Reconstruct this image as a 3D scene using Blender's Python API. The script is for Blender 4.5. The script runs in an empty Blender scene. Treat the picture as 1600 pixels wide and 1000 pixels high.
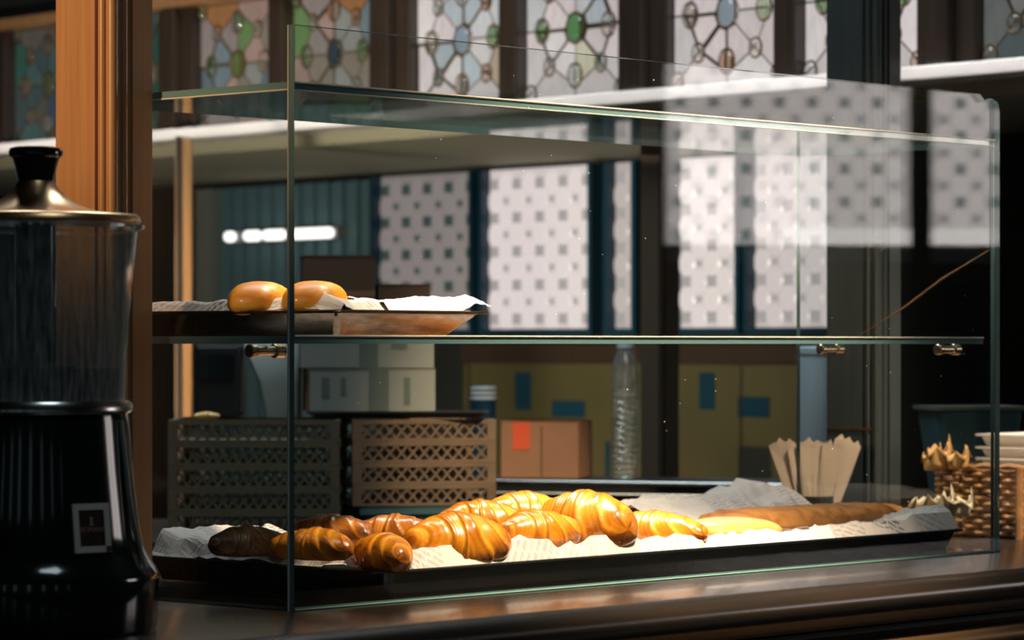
import bpy, bmesh, math, random
from mathutils import Vector, Matrix, noise
sc = bpy.context.scene
COL = sc.collection
R = math.radians
# ------------------------------------------------------------------ camera
F = 5000.0            # focal length in pixels of the 1600 px wide frame
HOR = 539.0           # pixel row of the horizon
CZ = 1.30             # camera height
cd = bpy.data.cameras.new('camera')
cam = bpy.data.objects.new('camera', cd); COL.objects.link(cam)
cam.location = (0, 0, CZ); cam.rotation_euler = (R(90), 0, 0)
cd.sensor_width = 36; cd.lens = F * 36 / 1600; cd.shift_y = (HOR - 500) / 1600
cd.clip_end = 60; cd.clip_start = .05
cd.dof.use_dof = True; cd.dof.focus_distance = 3.3; cd.dof.aperture_fstop = 9.0
sc.camera = cam
# ------------------------------------------------------------------ world, lamps, exposure
w = bpy.data.worlds.new('world'); sc.world = w; w.use_nodes = True
w.node_tree.nodes['Background'].inputs[0].default_value = (.50, .72, .80, 1)
w.node_tree.nodes['Background'].inputs[1].default_value = .5
vs = sc.view_settings
vs.view_transform = 'Standard'; vs.look = 'None'; vs.exposure = 0; vs.gamma = 1; vs.use_curve_mapping = False
sc.cycles.transparent_max_bounces = 32
sc.cycles.max_bounces = 10
sc.cycles.glossy_bounces = 5

def aim(o, tgt):
    d = Vector(tgt) - o.location
    o.rotation_euler = d.to_track_quat('-Z', 'Y').to_euler()
def spot(name, loc, tgt, watts, col, deg, blend=.5, rad=.04):
    l = bpy.data.lights.new(name, 'SPOT'); l.energy = watts; l.color = col
    l.spot_size = R(deg); l.spot_blend = blend; l.shadow_soft_size = rad
    o = bpy.data.objects.new(name, l); COL.objects.link(o); o.location = loc; aim(o, tgt); return o
def area(name, loc, tgt, watts, col, sx, sy, spread=180):
    l = bpy.data.lights.new(name, 'AREA'); l.energy = watts; l.color = col
    l.shape = 'RECTANGLE'; l.size = sx; l.size_y = sy; l.spread = R(spread)
    o = bpy.data.objects.new(name, l); COL.objects.link(o); o.location = loc; aim(o, tgt); return o

# ------------------------------------------------------------------ frames of reference
TH = math.atan2(.737, .676)                   # the display case and counter run along U
U = Vector((math.cos(TH), math.sin(TH), 0)); V = Vector((-math.sin(TH), math.cos(TH), 0))
C0 = Vector((-.204, 3.0, 0))                  # near corner of the case
CT = 1.05                                     # counter top height
def cab(a, b, z=0): return C0 + U * a + V * b + Vector((0, 0, z))
def at(px, py, Z): return Vector(((px - 800) / F * Z, Z, CZ - (py - HOR) / F * Z))
def on_b(px, py, b):                          # point on a line parallel to the case front, b behind it
    x = (px - 800) / F
    a = (x * (3 + V.y * b) - C0.x - V.x * b) / (U.x - U.y * x)
    Z = 3 + U.y * a + V.y * b
    return a, Z, CZ - (py - HOR) / F * Z
WA = -math.atan2(.743, .669)                  # back wall runs along WX
WX = Vector((math.cos(WA), math.sin(WA), 0)); WN = Vector((-math.sin(WA), math.cos(WA), 0))
W0 = Vector((-.36, 6.0, 0))
def wall_s(px, off=0):                        # wall coordinate hit by an image column, off = distance behind the wall plane
    x = (px - 800) / F
    k = WN.dot(W0) + off
    Z = k / (WN.x * x + WN.y)
    p = Vector((x * Z, Z, 0)) - W0
    return p.dot(WX), Z
def wall(s, off, z): return W0 + WX * s + WN * off + Vector((0, 0, z))

# added spots stand in for sun patches and fill; post lamp is inferred
spot('added_spot_tray', cab(.86, .62, 3.0), cab(.62, .14, 1.08), 900, (1, .84, .66), 11.0, .9, .03)
spot('added_spot_counter', cab(.75, -1.0, 3.1), cab(.54, .13, 1.08), 1080, (1, .77, .55), 27, .9, .08)
spot('added_spot_upper', cab(.85, .2, 2.9), cab(.21, .14, 1.33), 800, (1, .80, .58), 9, .9, .03)
spot('halogen_spot_post', (-2.2, 1.7, 2.2), cab(-.04, .24, 1.62), 290, (1, .64, .34), 15, .9, .06)
spot('added_spot_crate', (1.1, 2.2, 2.9), (.05, 4.72, 1.11), 640, (1, .70, .42), 11.5, .6, .06)
spot('added_spot_basket', cab(1.2, -.9, 2.8), cab(1.43, .25, 1.13), 460, (1, .78, .54), 17, .8, .06)
spot('added_spot_passage', (-2.3, 3.9, 2.6), (-.57, 5.6, 1.35), 200, (1, .52, .25), 11, .6, .06)
spot('added_soffit_fill', (-1.35, 4.5, 1.0), (-.35, 6.35, 1.66), 330, (1, .93, .74), 62, .8, .15)  # added fill lamp, lifts the underside of the soffit
spot('added_dado_fill', (-1.3, 4.7, 1.45), (.25, 6.35, 1.12), 90, (1, .88, .62), 38, .8, .10)  # added fill lamp for the dado and the bottle
area('added_fill_front', (.3, 1.6, 3.35), (.3, 1.6, 0), 7, (.78, .94, 1), .7, .7)  # added ambient fill above the front, out of view
area('added_fill_bar', (-.2, 4.3, 3.35), (-.2, 4.3, 0), 50, (.80, .93, 1), 1.6, 1.0)  # added ambient fill above the bar, out of view

# ------------------------------------------------------------------ material helpers
def mat(name, col, rough=.5, metal=0., spec=.5, coat=0., bump=None, noise_mix=None, emit=None, sheen=0):
    m = bpy.data.materials.new(name); m.use_nodes = True
    nt = m.node_tree; b = nt.nodes['Principled BSDF']
    b.inputs['Base Color'].default_value = (*col, 1); b.inputs['Roughness'].default_value = rough
    b.inputs['Metallic'].default_value = metal; b.inputs['Specular IOR Level'].default_value = spec
    b.inputs['Coat Weight'].default_value = coat; b.inputs['Coat Roughness'].default_value = .08
    tc = nt.nodes.new('ShaderNodeTexCoord')
    if noise_mix:                              # (second colour, scale, stretch xyz)
        c2, scale, st = noise_mix
        mp = nt.nodes.new('ShaderNodeMapping'); mp.inputs['Scale'].default_value = st
        nz = nt.nodes.new('ShaderNodeTexNoise'); nz.inputs['Scale'].default_value = scale; nz.inputs['Detail'].default_value = 6
        rp = nt.nodes.new('ShaderNodeValToRGB'); rp.color_ramp.elements[0].position = .35; rp.color_ramp.elements[1].position = .68
        rp.color_ramp.elements[0].color = (*col, 1); rp.color_ramp.elements[1].color = (*c2, 1)
        nt.links.new(tc.outputs['Object'], mp.inputs[0]); nt.links.new(mp.outputs[0], nz.inputs['Vector'])
        nt.links.new(nz.outputs[0], rp.inputs[0]); nt.links.new(rp.outputs[0], b.inputs['Base Color'])
    if bump:                                   # (scale, strength, distance)
        nz = nt.nodes.new('ShaderNodeTexNoise'); nz.inputs['Scale'].default_value = bump[0]; nz.inputs['Detail'].default_value = 5
        bp = nt.nodes.new('ShaderNodeBump'); bp.inputs['Strength'].default_value = bump[1]; bp.inputs['Distance'].default_value = bump[2]
        nt.links.new(tc.outputs['Object'], nz.inputs['Vector'])
        nt.links.new(nz.outputs[0], bp.inputs['Height']); nt.links.new(bp.outputs[0], b.inputs['Normal'])
    if emit:
        b.inputs['Emission Color'].default_value = (*emit[0], 1); b.inputs['Emission Strength'].default_value = emit[1]
    return m

def thin_glass(name, tint=(1, 1, 1), f0=.045, rough=0., haze=0.):
    """sheet glass: Fresnel-weighted mix of a mirror and a clear, unbent transmission"""
    m = bpy.data.materials.new(name); m.use_nodes = True
    nt = m.node_tree; nt.nodes.clear()
    out = nt.nodes.new('ShaderNodeOutputMaterial'); mix = nt.nodes.new('ShaderNodeMixShader')
    tr = nt.nodes.new('ShaderNodeBsdfTransparent'); tr.inputs[0].default_value = (*tint, 1)
    gl = nt.nodes.new('ShaderNodeBsdfGlossy')
    gl.inputs['Roughness'].default_value = rough
    g = nt.nodes.new('ShaderNodeNewGeometry')
    dot = nt.nodes.new('ShaderNodeVectorMath'); dot.operation = 'DOT_PRODUCT'
    ab = nt.nodes.new('ShaderNodeMath'); ab.operation = 'ABSOLUTE'
    om = nt.nodes.new('ShaderNodeMath'); om.operation = 'SUBTRACT'; om.inputs[0].default_value = 1
    pw = nt.nodes.new('ShaderNodeMath'); pw.operation = 'POWER'; pw.inputs[1].default_value = 5
    ma = nt.nodes.new('ShaderNodeMath'); ma.operation = 'MULTIPLY_ADD'; ma.inputs[1].default_value = 1 - f0; ma.inputs[2].default_value = f0
    L = nt.links.new
    L(g.outputs['Normal'], dot.inputs[0]); L(g.outputs['Incoming'], dot.inputs[1]); L(dot.outputs['Value'], ab.inputs[0])
    L(ab.outputs[0], om.inputs[1]); L(om.outputs[0], pw.inputs[0]); L(pw.outputs[0], ma.inputs[0])
    L(ma.outputs[0], mix.inputs[0]); L(tr.outputs[0], mix.inputs[1]); L(gl.outputs[0], mix.inputs[2]); L(mix.outputs[0], out.inputs[0])
    if haze:
        df = nt.nodes.new('ShaderNodeBsdfDiffuse'); df.inputs[0].default_value = (.75, .75, .72, 1)
        m2 = nt.nodes.new('ShaderNodeMixShader'); m2.inputs[0].default_value = haze
        tc = nt.nodes.new('ShaderNodeTexCoord'); mp = nt.nodes.new('ShaderNodeMapping'); mp.inputs['Scale'].default_value = (60, 60, 7)
        nz = nt.nodes.new('ShaderNodeTexNoise'); nz.inputs['Detail'].default_value = 4; rg = nt.nodes.new('ShaderNodeMapRange')
        rg.inputs[1].default_value = .42; rg.inputs[2].default_value = .78; rg.inputs[3].default_value = haze * .5; rg.inputs[4].default_value = haze * 3.2
        L(tc.outputs['Object'], mp.inputs[0]); L(mp.outputs[0], nz.inputs['Vector']); L(nz.outputs[0], rg.inputs[0]); L(rg.outputs[0], m2.inputs[0])
        L(mix.outputs[0], m2.inputs[1]); L(df.outputs[0], m2.inputs[2]); L(m2.outputs[0], out.inputs[0])
    return m

def emis(name, col, strength):
    m = bpy.data.materials.new(name); m.use_nodes = True
    nt = m.node_tree; b = nt.nodes['Principled BSDF']
    b.inputs['Base Color'].default_value = (*[c * .18 for c in col], 1); b.inputs['Roughness'].default_value = .25
    b.inputs['Emission Color'].default_value = (*col, 1); b.inputs['Emission Strength'].default_value = strength
    return m

M = {}
M['wood_warm'] = mat('varnished_wood_warm', (.37, .19, .085), .32, coat=.35, noise_mix=((.31, .15, .062), 9, (14, 14, .6)))
M['wood_dark'] = mat('varnished_wood_dark', (.050, .030, .020), .35, coat=.3, noise_mix=((.030, .020, .015), 9, (14, 14, .6)))
M['wood_shaded'] = mat('shaded_wood', (.028, .036, .038), .4, coat=.2, noise_mix=((.036, .044, .044), 9, (14, 14, .6)))  # same wood as the left post, its shade put into the colour
M['counter'] = mat('lacquered_counter', (.022, .015, .010), .27, spec=.5, coat=.25, noise_mix=((.013, .011, .009), 6, (1, 14, 14)), bump=(60, .08, .002))
M['counter_dark'] = mat('counter_apron', (.014, .017, .017), .4, coat=.3)
M['gold'] = mat('old_gilt', (.10, .055, .020), .42, metal=.5)
M['glass'] = thin_glass('sheet_glass', (.97, .985, .98), .045)
M['glass_edge'] = mat('cut_glass_edge', (.105, .190, .195), .12, spec=.9, coat=.6)
M['glass_lip'] = mat('polished_glass_arris', (.52, .48, .40), .2, spec=.8)
M['plastic_clear'] = thin_glass('clear_plastic', (.80, .86, .88), .085, .10, .09)
M['bottle'] = thin_glass('bottle_plastic', (.88, .90, .90), .14, .14, .13)
M['water'] = thin_glass('water', (.80, .90, .92), .03, .05)
M['black_gloss'] = mat('black_gloss', (.006, .008, .008), .12, spec=.6, coat=.6)
M['black'] = mat('matt_black', (.008, .010, .010), .5)
M['chrome'] = mat('brushed_chrome', (.55, .55, .52), .22, metal=1)
M['copper'] = mat('warm_steel', (.72, .44, .23), .30, metal=1)
M['brass'] = mat('pin_metal', (.62, .48, .33), .25, metal=1)
M['grounds'] = mat('ground_coffee', (.022, .010, .005), .9, bump=(300, .8, .003), noise_mix=((.06, .026, .012), 160, (1, 1, 1)))
M['tray_black'] = mat('black_baking_tray', (.004, .006, .007), .22, spec=.45, coat=.2, noise_mix=((.006, .009, .010), 12, (1, 1, 1)))
M['tray_metal'] = mat('burnished_steel_tray', (.16, .10, .055), .20, metal=.9, noise_mix=((.05, .035, .028), 14, (5, 5, 24)))
M['paper'] = None
M['kraft'] = mat('paper_bag', (.37, .295, .235), .8, bump=(30, .3, .004), noise_mix=((.31, .24, .19), 16, (1, 1, .4)))
M['parchment'] = mat('baking_parchment', (.62, .38, .16), .6, noise_mix=((.48, .25, .09), 26, (1, 1, 1)))
M['parchment_pale'] = mat('pale_baking_parchment', (.64, .53, .38), .7)
M['cardboard'] = mat('cardboard', (.28, .14, .072), .8, noise_mix=((.24, .12, .062), 12, (1, 1, 1)))
M['cardboard_dark'] = mat('dark_cardboard', (.10, .060, .030), .8)
M['white_card'] = mat('white_cardboard', (.24, .275, .255), .7, noise_mix=((.22, .25, .23), 10, (1, 1, 1)))
M['print_grey'] = mat('grey_print', (.10, .135, .12), .7)
M['red_label'] = mat('red_label', (.62, .085, .030), .6)
M['crate'] = mat('beige_plastic', (.175, .120, .080), .45, noise_mix=((.115, .085, .058), 16, (1, 1, 1)))
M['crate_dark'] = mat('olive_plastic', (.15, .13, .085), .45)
M['blue_plastic'] = mat('blue_plastic', (.020, .060, .080), .4)
M['blue_tile'] = mat('blue_glass_tile', (.010, .042, .075), .25)
M['olive'] = mat('olive_panel', (.085, .072, .026), .5, noise_mix=((.068, .058, .022), 5, (1, 1, 1)))
M['teal_tub'] = mat('teal_tub', (.050, .120, .145), .35)
M['tub_rim'] = mat('grey_rim', (.13, .13, .11), .4)
M['white_dish'] = mat('white_glazed_ceramic', (.72, .68, .62), .18, coat=.4)
M['wicker'] = mat('wicker', (.34, .17, .065), .5, coat=.15, noise_mix=((.18, .085, .032), 40, (1, 1, 1)))
M['wicker_dark'] = mat('dark_wicker', (.10, .060, .030), .6)
M['lead'] = mat('lead_came', (.080, .055, .032), .45, metal=.3)
M['came_gilt'] = mat('gilt_came', (.16, .085, .035), .4, metal=.4)
M['plaster'] = mat('painted_soffit', (.30, .27, .19), .75)
M['ledge'] = mat('white_marble_edge', (.62, .58, .55), .5)
M['wall_dark'] = mat('dark_wall', (.008, .010, .009), .7)
M['floor'] = mat('floor_tile', (.05, .045, .04), .4)
M['shutter'] = mat('blue_grey_shutter', (.080, .145, .175), .5)
M['grey_paint'] = mat('grey_paint', (.16, .17, .16), .6)
M['steel_pale'] = mat('pale_painted_steel', (.58, .68, .74), .35, coat=.3)
M['lamp'] = emis('lamp_glow', (1, .93, .9), 2.2)

def newsprint(name, base=(.54, .455, .40)):
    m = mat(name, base, .8)
    nt = m.node_tree; b = nt.nodes['Principled BSDF']; L = nt.links.new
    uv = nt.nodes.new('ShaderNodeUVMap')
    br = nt.nodes.new('ShaderNodeTexBrick'); br.inputs['Scale'].default_value = 1
    br.inputs['Color1'].default_value = (0, 0, 0, 1); br.inputs['Color2'].default_value = (.25, .25, .25, 1); br.inputs['Mortar'].default_value = (1, 1, 1, 1)
    br.inputs['Brick Width'].default_value = .016; br.inputs['Row Height'].default_value = .0052; br.inputs['Mortar Size'].default_value = .0013
    nz = nt.nodes.new('ShaderNodeTexNoise'); nz.inputs['Scale'].default_value = 300; nz.inputs['Detail'].default_value = 1
    # columns of text, blocks of picture
    vo = nt.nodes.new('ShaderNodeTexVoronoi'); vo.distance = 'CHEBYCHEV'; vo.inputs['Scale'].default_value = 15
    cmp = nt.nodes.new('ShaderNodeValToRGB'); cmp.color_ramp.interpolation = 'CONSTANT'
    cmp.color_ramp.elements[0].color = (.0, .0, .0, 1); cmp.color_ramp.elements[1].color = (.42, .42, .42, 1); cmp.color_ramp.elements[1].position = .30
    e = cmp.color_ramp.elements.new(.86); e.color = (.95, .95, .95, 1)
    sep = nt.nodes.new('ShaderNodeSeparateColor')
    L(uv.outputs[0], br.inputs['Vector']); L(uv.outputs[0], nz.inputs['Vector']); L(uv.outputs[0], vo.inputs['Vector'])
    L(vo.outputs['Color'], sep.inputs[0]); L(sep.outputs[0], cmp.inputs[0])
    inv = nt.nodes.new('ShaderNodeMath'); inv.operation = 'SUBTRACT'; inv.inputs[0].default_value = 1
    L(br.outputs['Color'], inv.inputs[1])
    mu = nt.nodes.new('ShaderNodeMath'); mu.operation = 'MULTIPLY'; L(inv.outputs[0], mu.inputs[0]); L(cmp.outputs[0], mu.inputs[1])
    ms = nt.nodes.new('ShaderNodeMath'); ms.operation = 'MULTIPLY'; ms.use_clamp = True; n2 = nt.nodes.new('ShaderNodeMath'); n2.operation = 'MULTIPLY_ADD'; n2.inputs[1].default_value = 1.6; n2.inputs[2].default_value = .1; L(nz.outputs[0], n2.inputs[0]); L(mu.outputs[0], ms.inputs[0]); L(n2.outputs[0], ms.inputs[1])
    mx = nt.nodes.new('ShaderNodeMix'); mx.data_type = 'RGBA'
    mx.inputs[6].default_value = (*base, 1); mx.inputs[7].default_value = (.07, .07, .075, 1)
    L(ms.outputs[0], mx.inputs[0]); L(mx.outputs[2], b.inputs['Base Color'])
    return m
M['paper'] = newsprint('newsprint')
M['paper_white'] = mat('white_greaseproof_paper', (.70, .63, .60), .75)

def crust(name, pale, gold, dark, rough=.28, coat=.6):
    m = mat(name, gold, rough, coat=coat, bump=(170, .10, .002))
    nt = m.node_tree; b = nt.nodes['Principled BSDF']; L = nt.links.new
    at_ = nt.nodes.new('ShaderNodeAttribute'); at_.attribute_name = 'bake'
    tc = nt.nodes.new('ShaderNodeTexCoord')
    nz = nt.nodes.new('ShaderNodeTexNoise'); nz.inputs['Scale'].default_value = 38; nz.inputs['Detail'].default_value = 6
    L(tc.outputs['Object'], nz.inputs['Vector'])
    ad = nt.nodes.new('ShaderNodeMath'); ad.operation = 'MULTIPLY_ADD'; ad.inputs[1].default_value = .62; ad.inputs[2].default_value = -.31
    L(nz.outputs[0], ad.inputs[0])
    sm = nt.nodes.new('ShaderNodeMath'); sm.operation = 'ADD'; L(at_.outputs['Fac'], sm.inputs[0]); L(ad.outputs[0], sm.inputs[1])
    rp = nt.nodes.new('ShaderNodeValToRGB'); cr = rp.color_ramp
    cr.elements[0].position = .12; cr.elements[0].color = (*pale, 1)
    cr.elements[1].position = .9; cr.elements[1].color = (*dark, 1)
    e = cr.elements.new(.48); e.color = (*gold, 1)
    L(sm.outputs[0], rp.inputs[0]); L(rp.outputs[0], b.inputs['Base Color'])
    return m
M['crust_gold'] = crust('golden_crust', (.74, .33, .030), (.58, .195, .008), (.22, .050, .004))
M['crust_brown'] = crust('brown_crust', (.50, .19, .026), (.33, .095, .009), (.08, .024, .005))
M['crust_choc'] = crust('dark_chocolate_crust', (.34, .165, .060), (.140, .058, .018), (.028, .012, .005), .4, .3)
M['crust_bun'] = crust('bun_crust', (.80, .42, .055), (.70, .26, .008), (.42, .12, .006), .45, .1)
M['crust_roll'] = crust('pale_roll_crust', (.84, .60, .25), (.72, .40, .080), (.50, .20, .022))
M['crust_slab'] = crust('baked_slab_crust', (.66, .30, .080), (.52, .20, .040), (.20, .065, .014), .5, .15)

# ------------------------------------------------------------------ mesh helpers
class MB:
    def __init__(s): s.v = []; s.f = []; s.m = []
    def add(s, vs, fs, mi=0):
        o = len(s.v); s.v += [Vector(p) for p in vs]; s.f += [tuple(i + o for i in f) for f in fs]; s.m += [mi] * len(fs); return s
    def box(s, x0, x1, y0, y1, z0, z1, mi=0, mx=None):
        vs = [Vector((x, y, z)) for z in (z0, z1) for y in (y0, y1) for x in (x0, x1)]
        if mx: vs = [mx @ p for p in vs]
        return s.add(vs, [(0, 2, 3, 1), (4, 5, 7, 6), (0, 1, 5, 4), (1, 3, 7, 5), (3, 2, 6, 7), (2, 0, 4, 6)], mi)
    def bar(s, p, q, wd, th, up=Vector((0, 0, 1)), mi=0):
        p = Vector(p); q = Vector(q); d = (q - p).normalized(); sd = d.cross(up).normalized(); u2 = sd.cross(d)
        vs = [e + sd * (i * wd / 2) + u2 * (j * th / 2) for e in (p, q) for i, j in ((-1, -1), (1, -1), (1, 1), (-1, 1))]
        return s.add(vs, [(3, 2, 1, 0), (4, 5, 6, 7), (0, 1, 5, 4), (1, 2, 6, 5), (2, 3, 7, 6), (3, 0, 4, 7)], mi)
    def tube(s, pts, r, n=8, mi=0, closed=False):
        pts = [Vector(p) for p in pts]; N = len(pts); rings = []
        for i, p in enumerate(pts):
            a = pts[i - 1] if (i or closed) else p; b = pts[(i + 1) % N] if (i < N - 1 or closed) else p
            d = (b - a).normalized(); up = Vector((0, 0, 1)) if abs(d.z) < .9 else Vector((1, 0, 0))
            sd = d.cross(up).normalized(); u2 = sd.cross(d)
            rr = r[i] if isinstance(r, (list, tuple)) else r
            rings.append([p + sd * math.cos(2 * math.pi * k / n) * rr + u2 * math.sin(2 * math.pi * k / n) * rr for k in range(n)])
        return s.loft(rings, mi, closed)
    def loft(s, rings, mi=0, closed=False, cap=True):
        n = len(rings[0]); vs = [p for r in rings for p in r]; fs = []
        K = len(rings)
        for i in range(K if closed else K - 1):
            j = (i + 1) % K
            for k in range(n):
                fs.append((i * n + k, i * n + (k + 1) % n, j * n + (k + 1) % n, j * n + k))
        if cap and not closed:
            fs.append(tuple(range(n - 1, -1, -1))); fs.append(tuple((K - 1) * n + k for k in range(n)))
        return s.add(vs, fs, mi)
    def lathe(s, prof, n=48, mi=0, c=(0, 0, 0), cap=True):
        c = Vector(c)
        rings = [[c + Vector((r * math.cos(2 * math.pi * k / n), r * math.sin(2 * math.pi * k / n), z)) for k in range(n)] for r, z in prof]
        return s.loft(rings, mi, False, cap)
    def prism(s, poly, fn, d0, d1, mi=0):      # poly of 2D points, fn(p, d) -> 3D
        n = len(poly); vs = [fn(p, d0) for p in poly] + [fn(p, d1) for p in poly]
        fs = [tuple(range(n - 1, -1, -1)), tuple(range(n, 2 * n))] + [(i, (i + 1) % n, n + (i + 1) % n, n + i) for i in range(n)]
        return s.add(vs, fs, mi)
    def mesh(s, name, mats, smooth=False):
        me = bpy.data.meshes.new(name); me.from_pydata(s.v, [], s.f)
        for m in (mats if isinstance(mats, (list, tuple)) else [mats]): me.materials.append(m)
        me.polygons.foreach_set('material_index', s.m)
        bm = bmesh.new(); bm.from_mesh(me); bmesh.ops.recalc_face_normals(bm, faces=bm.faces); bm.to_mesh(me); bm.free()
        if smooth:
            me.polygons.foreach_set('use_smooth', [True] * len(me.polygons))
            me.set_sharp_from_angle(angle=R(38))
        me.update(); return me
    def obj(s, name, mats, parent=None, smooth=False, bevel=0):
        o = bpy.data.objects.new(name, s.mesh(name, mats, smooth)); COL.objects.link(o)
        if parent: o.parent = parent
        if bevel:
            b = o.modifiers.new('bevel', 'BEVEL'); b.width = bevel; b.segments = 2; b.limit_method = 'ANGLE'; b.angle_limit = R(40)
        return o
def tag(o, label=None, cat=None, group=None, kind=None):
    if label: o['label'] = label
    if cat: o['category'] = cat
    if group: o['group'] = group
    if kind: o['kind'] = kind
    return o
def thing(name, loc, rz, label, cat, group=None):
    o = bpy.data.objects.new(name, None); COL.objects.link(o); o.empty_display_size = .05
    o.location = loc; o.rotation_euler = (0, 0, rz); return tag(o, label, cat, group)
def struct(name, loc=(0, 0, 0), rz=0):
    o = bpy.data.objects.new(name, None); COL.objects.link(o); o.location = loc; o.rotation_euler = (0, 0, rz); o['kind'] = 'structure'; return o
def link(name, me, parent, loc=(0, 0, 0), rot=(0, 0, 0), scale=(1, 1, 1)):
    o = bpy.data.objects.new(name, me); COL.objects.link(o); o.parent = parent
    o.location = loc; o.rotation_euler = rot; o.scale = scale; return o

# ================================================================== SETTING
MB().box(-4, 7, -2, 10, -.1, 0).obj('floor', M['floor'])['kind'] = 'structure'
MB().box(-4, 7, -2, 10, 3.4, 3.5).obj('ceiling', M['wall_dark'])['kind'] = 'structure'
MB().box(-4.1, -4, -2, 10, 0, 3.4).obj('wall_left', M['wall_dark'])['kind'] = 'structure'
MB().box(7, 7.1, -2, 10, 0, 3.4).obj('wall_right', M['wall_dark'])['kind'] = 'structure'
OFF = .70                                     # the recessed back wall under the soffit
SE = 2.22                                      # the back wall is cut short here to keep the mirrored window clear
LZ = 1.72                                     # top of the white ledge
sof = struct('trim_1', W0, WA)
MB().box(-5.3, SE, .004, OFF + .14, LZ - .045, LZ).obj('soffit', M['plaster'], sof)
MB().box(-5.3, SE, -.075, .004, LZ - .022, LZ + .0).obj('ledge_edge', M['ledge'], sof, bevel=.003)
wb = struct('wall_back', W0, WA)
MB().box(-5.3, SE, OFF + .012, OFF + .11, 0, LZ - .0445).obj('recess_wall', M['wall_dark'], wb)
MB().box(-5.3, SE, .03, .12, 1.985, 3.4).obj('upper_wall', M['wall_dark'], wb)
# added strip light, stands in for sun on the white ledge
lw = area('added_ledge_light', wall(-.05, -1.0, 2.55), wall(-.05, -.075, LZ - .004), .52, (1, .93, .90), 4.4, .022, 2)
lw.rotation_euler = (R(0), 0, 0)
_d = (wall(-.05, -.075, LZ - .004) - lw.location).normalized()
_x = WX.copy(); _zc = -_d; _y = _zc.cross(_x)
lw.rotation_euler = Matrix((_x, _y, _zc)).transposed().to_euler()

# ---- stained glass transoms ------------------------------------------------
random.seed(7)
def clip(poly, p, n):                         # keep side where (x-p).n <= 0
    out = []
    for i in range(len(poly)):
        a, b = poly[i], poly[(i + 1) % len(poly)]
        da = (a[0] - p[0]) * n[0] + (a[1] - p[1]) * n[1]; db = (b[0] - p[0]) * n[0] + (b[1] - p[1]) * n[1]
        if da <= 0: out.append(a)
        if (da < 0 < db) or (db < 0 < da):
            t = da / (da - db); out.append((a[0] + (b[0] - a[0]) * t, a[1] + (b[1] - a[1]) * t))
    return out
def shrink(poly, d):
    cx = sum(p[0] for p in poly) / len(poly); cy = sum(p[1] for p in poly) / len(poly)
    q = list(poly)
    for i in range(len(poly)):
        a, b = poly[i], poly[(i + 1) % len(poly)]
        ex, ey = b[0] - a[0], b[1] - a[1]; l = math.hypot(ex, ey)
        if l < 1e-6: continue
        n = (ey / l, -ex / l)
        if (cx - a[0]) * n[0] + (cy - a[1]) * n[1] > 0: n = (-n[0], -n[1])
        q = clip(q, (a[0] - n[0] * d, a[1] - n[1] * d), n)
        if len(q) < 3: return None
    return q
PAL = {}
def glassmat(col, k):
    key = (tuple(round(c, 3) for c in col), round(k, 3))
    if key not in PAL:
        m = emis('stained_glass', col, k)
        m.node_tree.nodes['Principled BSDF'].inputs['Roughness'].default_value = .3
        nt = m.node_tree; b = nt.nodes['Principled BSDF']         # cathedral glass: streaks in the sheet
        tc = nt.nodes.new('ShaderNodeTexCoord'); mp = nt.nodes.new('ShaderNodeMapping'); mp.inputs['Scale'].default_value = (30, 30, 9); mp.inputs['Rotation'].default_value = (0, .5, 0)
        nz = nt.nodes.new('ShaderNodeTexNoise'); nz.inputs['Scale'].default_value = 3; nz.inputs['Detail'].default_value = 3
        rp = nt.nodes.new('ShaderNodeValToRGB'); rp.color_ramp.elements[0].position = .3; rp.color_ramp.elements[1].position = .7
        rp.color_ramp.elements[0].color = (*[c * .80 for c in col], 1); rp.color_ramp.elements[1].color = (*col, 1)
        nt.links.new(tc.outputs['Object'], mp.inputs[0]); nt.links.new(mp.outputs[0], nz.inputs['Vector']); nt.links.new(nz.outputs[0], rp.inputs[0]); nt.links.new(rp.outputs[0], b.inputs['Emission Color'])
        PAL[key] = m
    return PAL[key]
jewel_mats = {}
def jewelmat(col):
    if col not in jewel_mats:
        m = mat('glass_jewel', tuple(min(1, c * 2.6 + .12) for c in col), .06, spec=.7, bump=(45, .25, .004))
        m.node_tree.nodes['Principled BSDF'].inputs['Transmission Weight'].default_value = .92
        jewel_mats[col] = m
    return jewel_mats[col]
JC = [(.30, .20, .13), (.20, .21, .20), (.10, .16, .07), (.25, .22, .19), (.16, .18, .17), (.26, .17, .12), (.33, .30, .27)]
win_n = [0]
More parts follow.
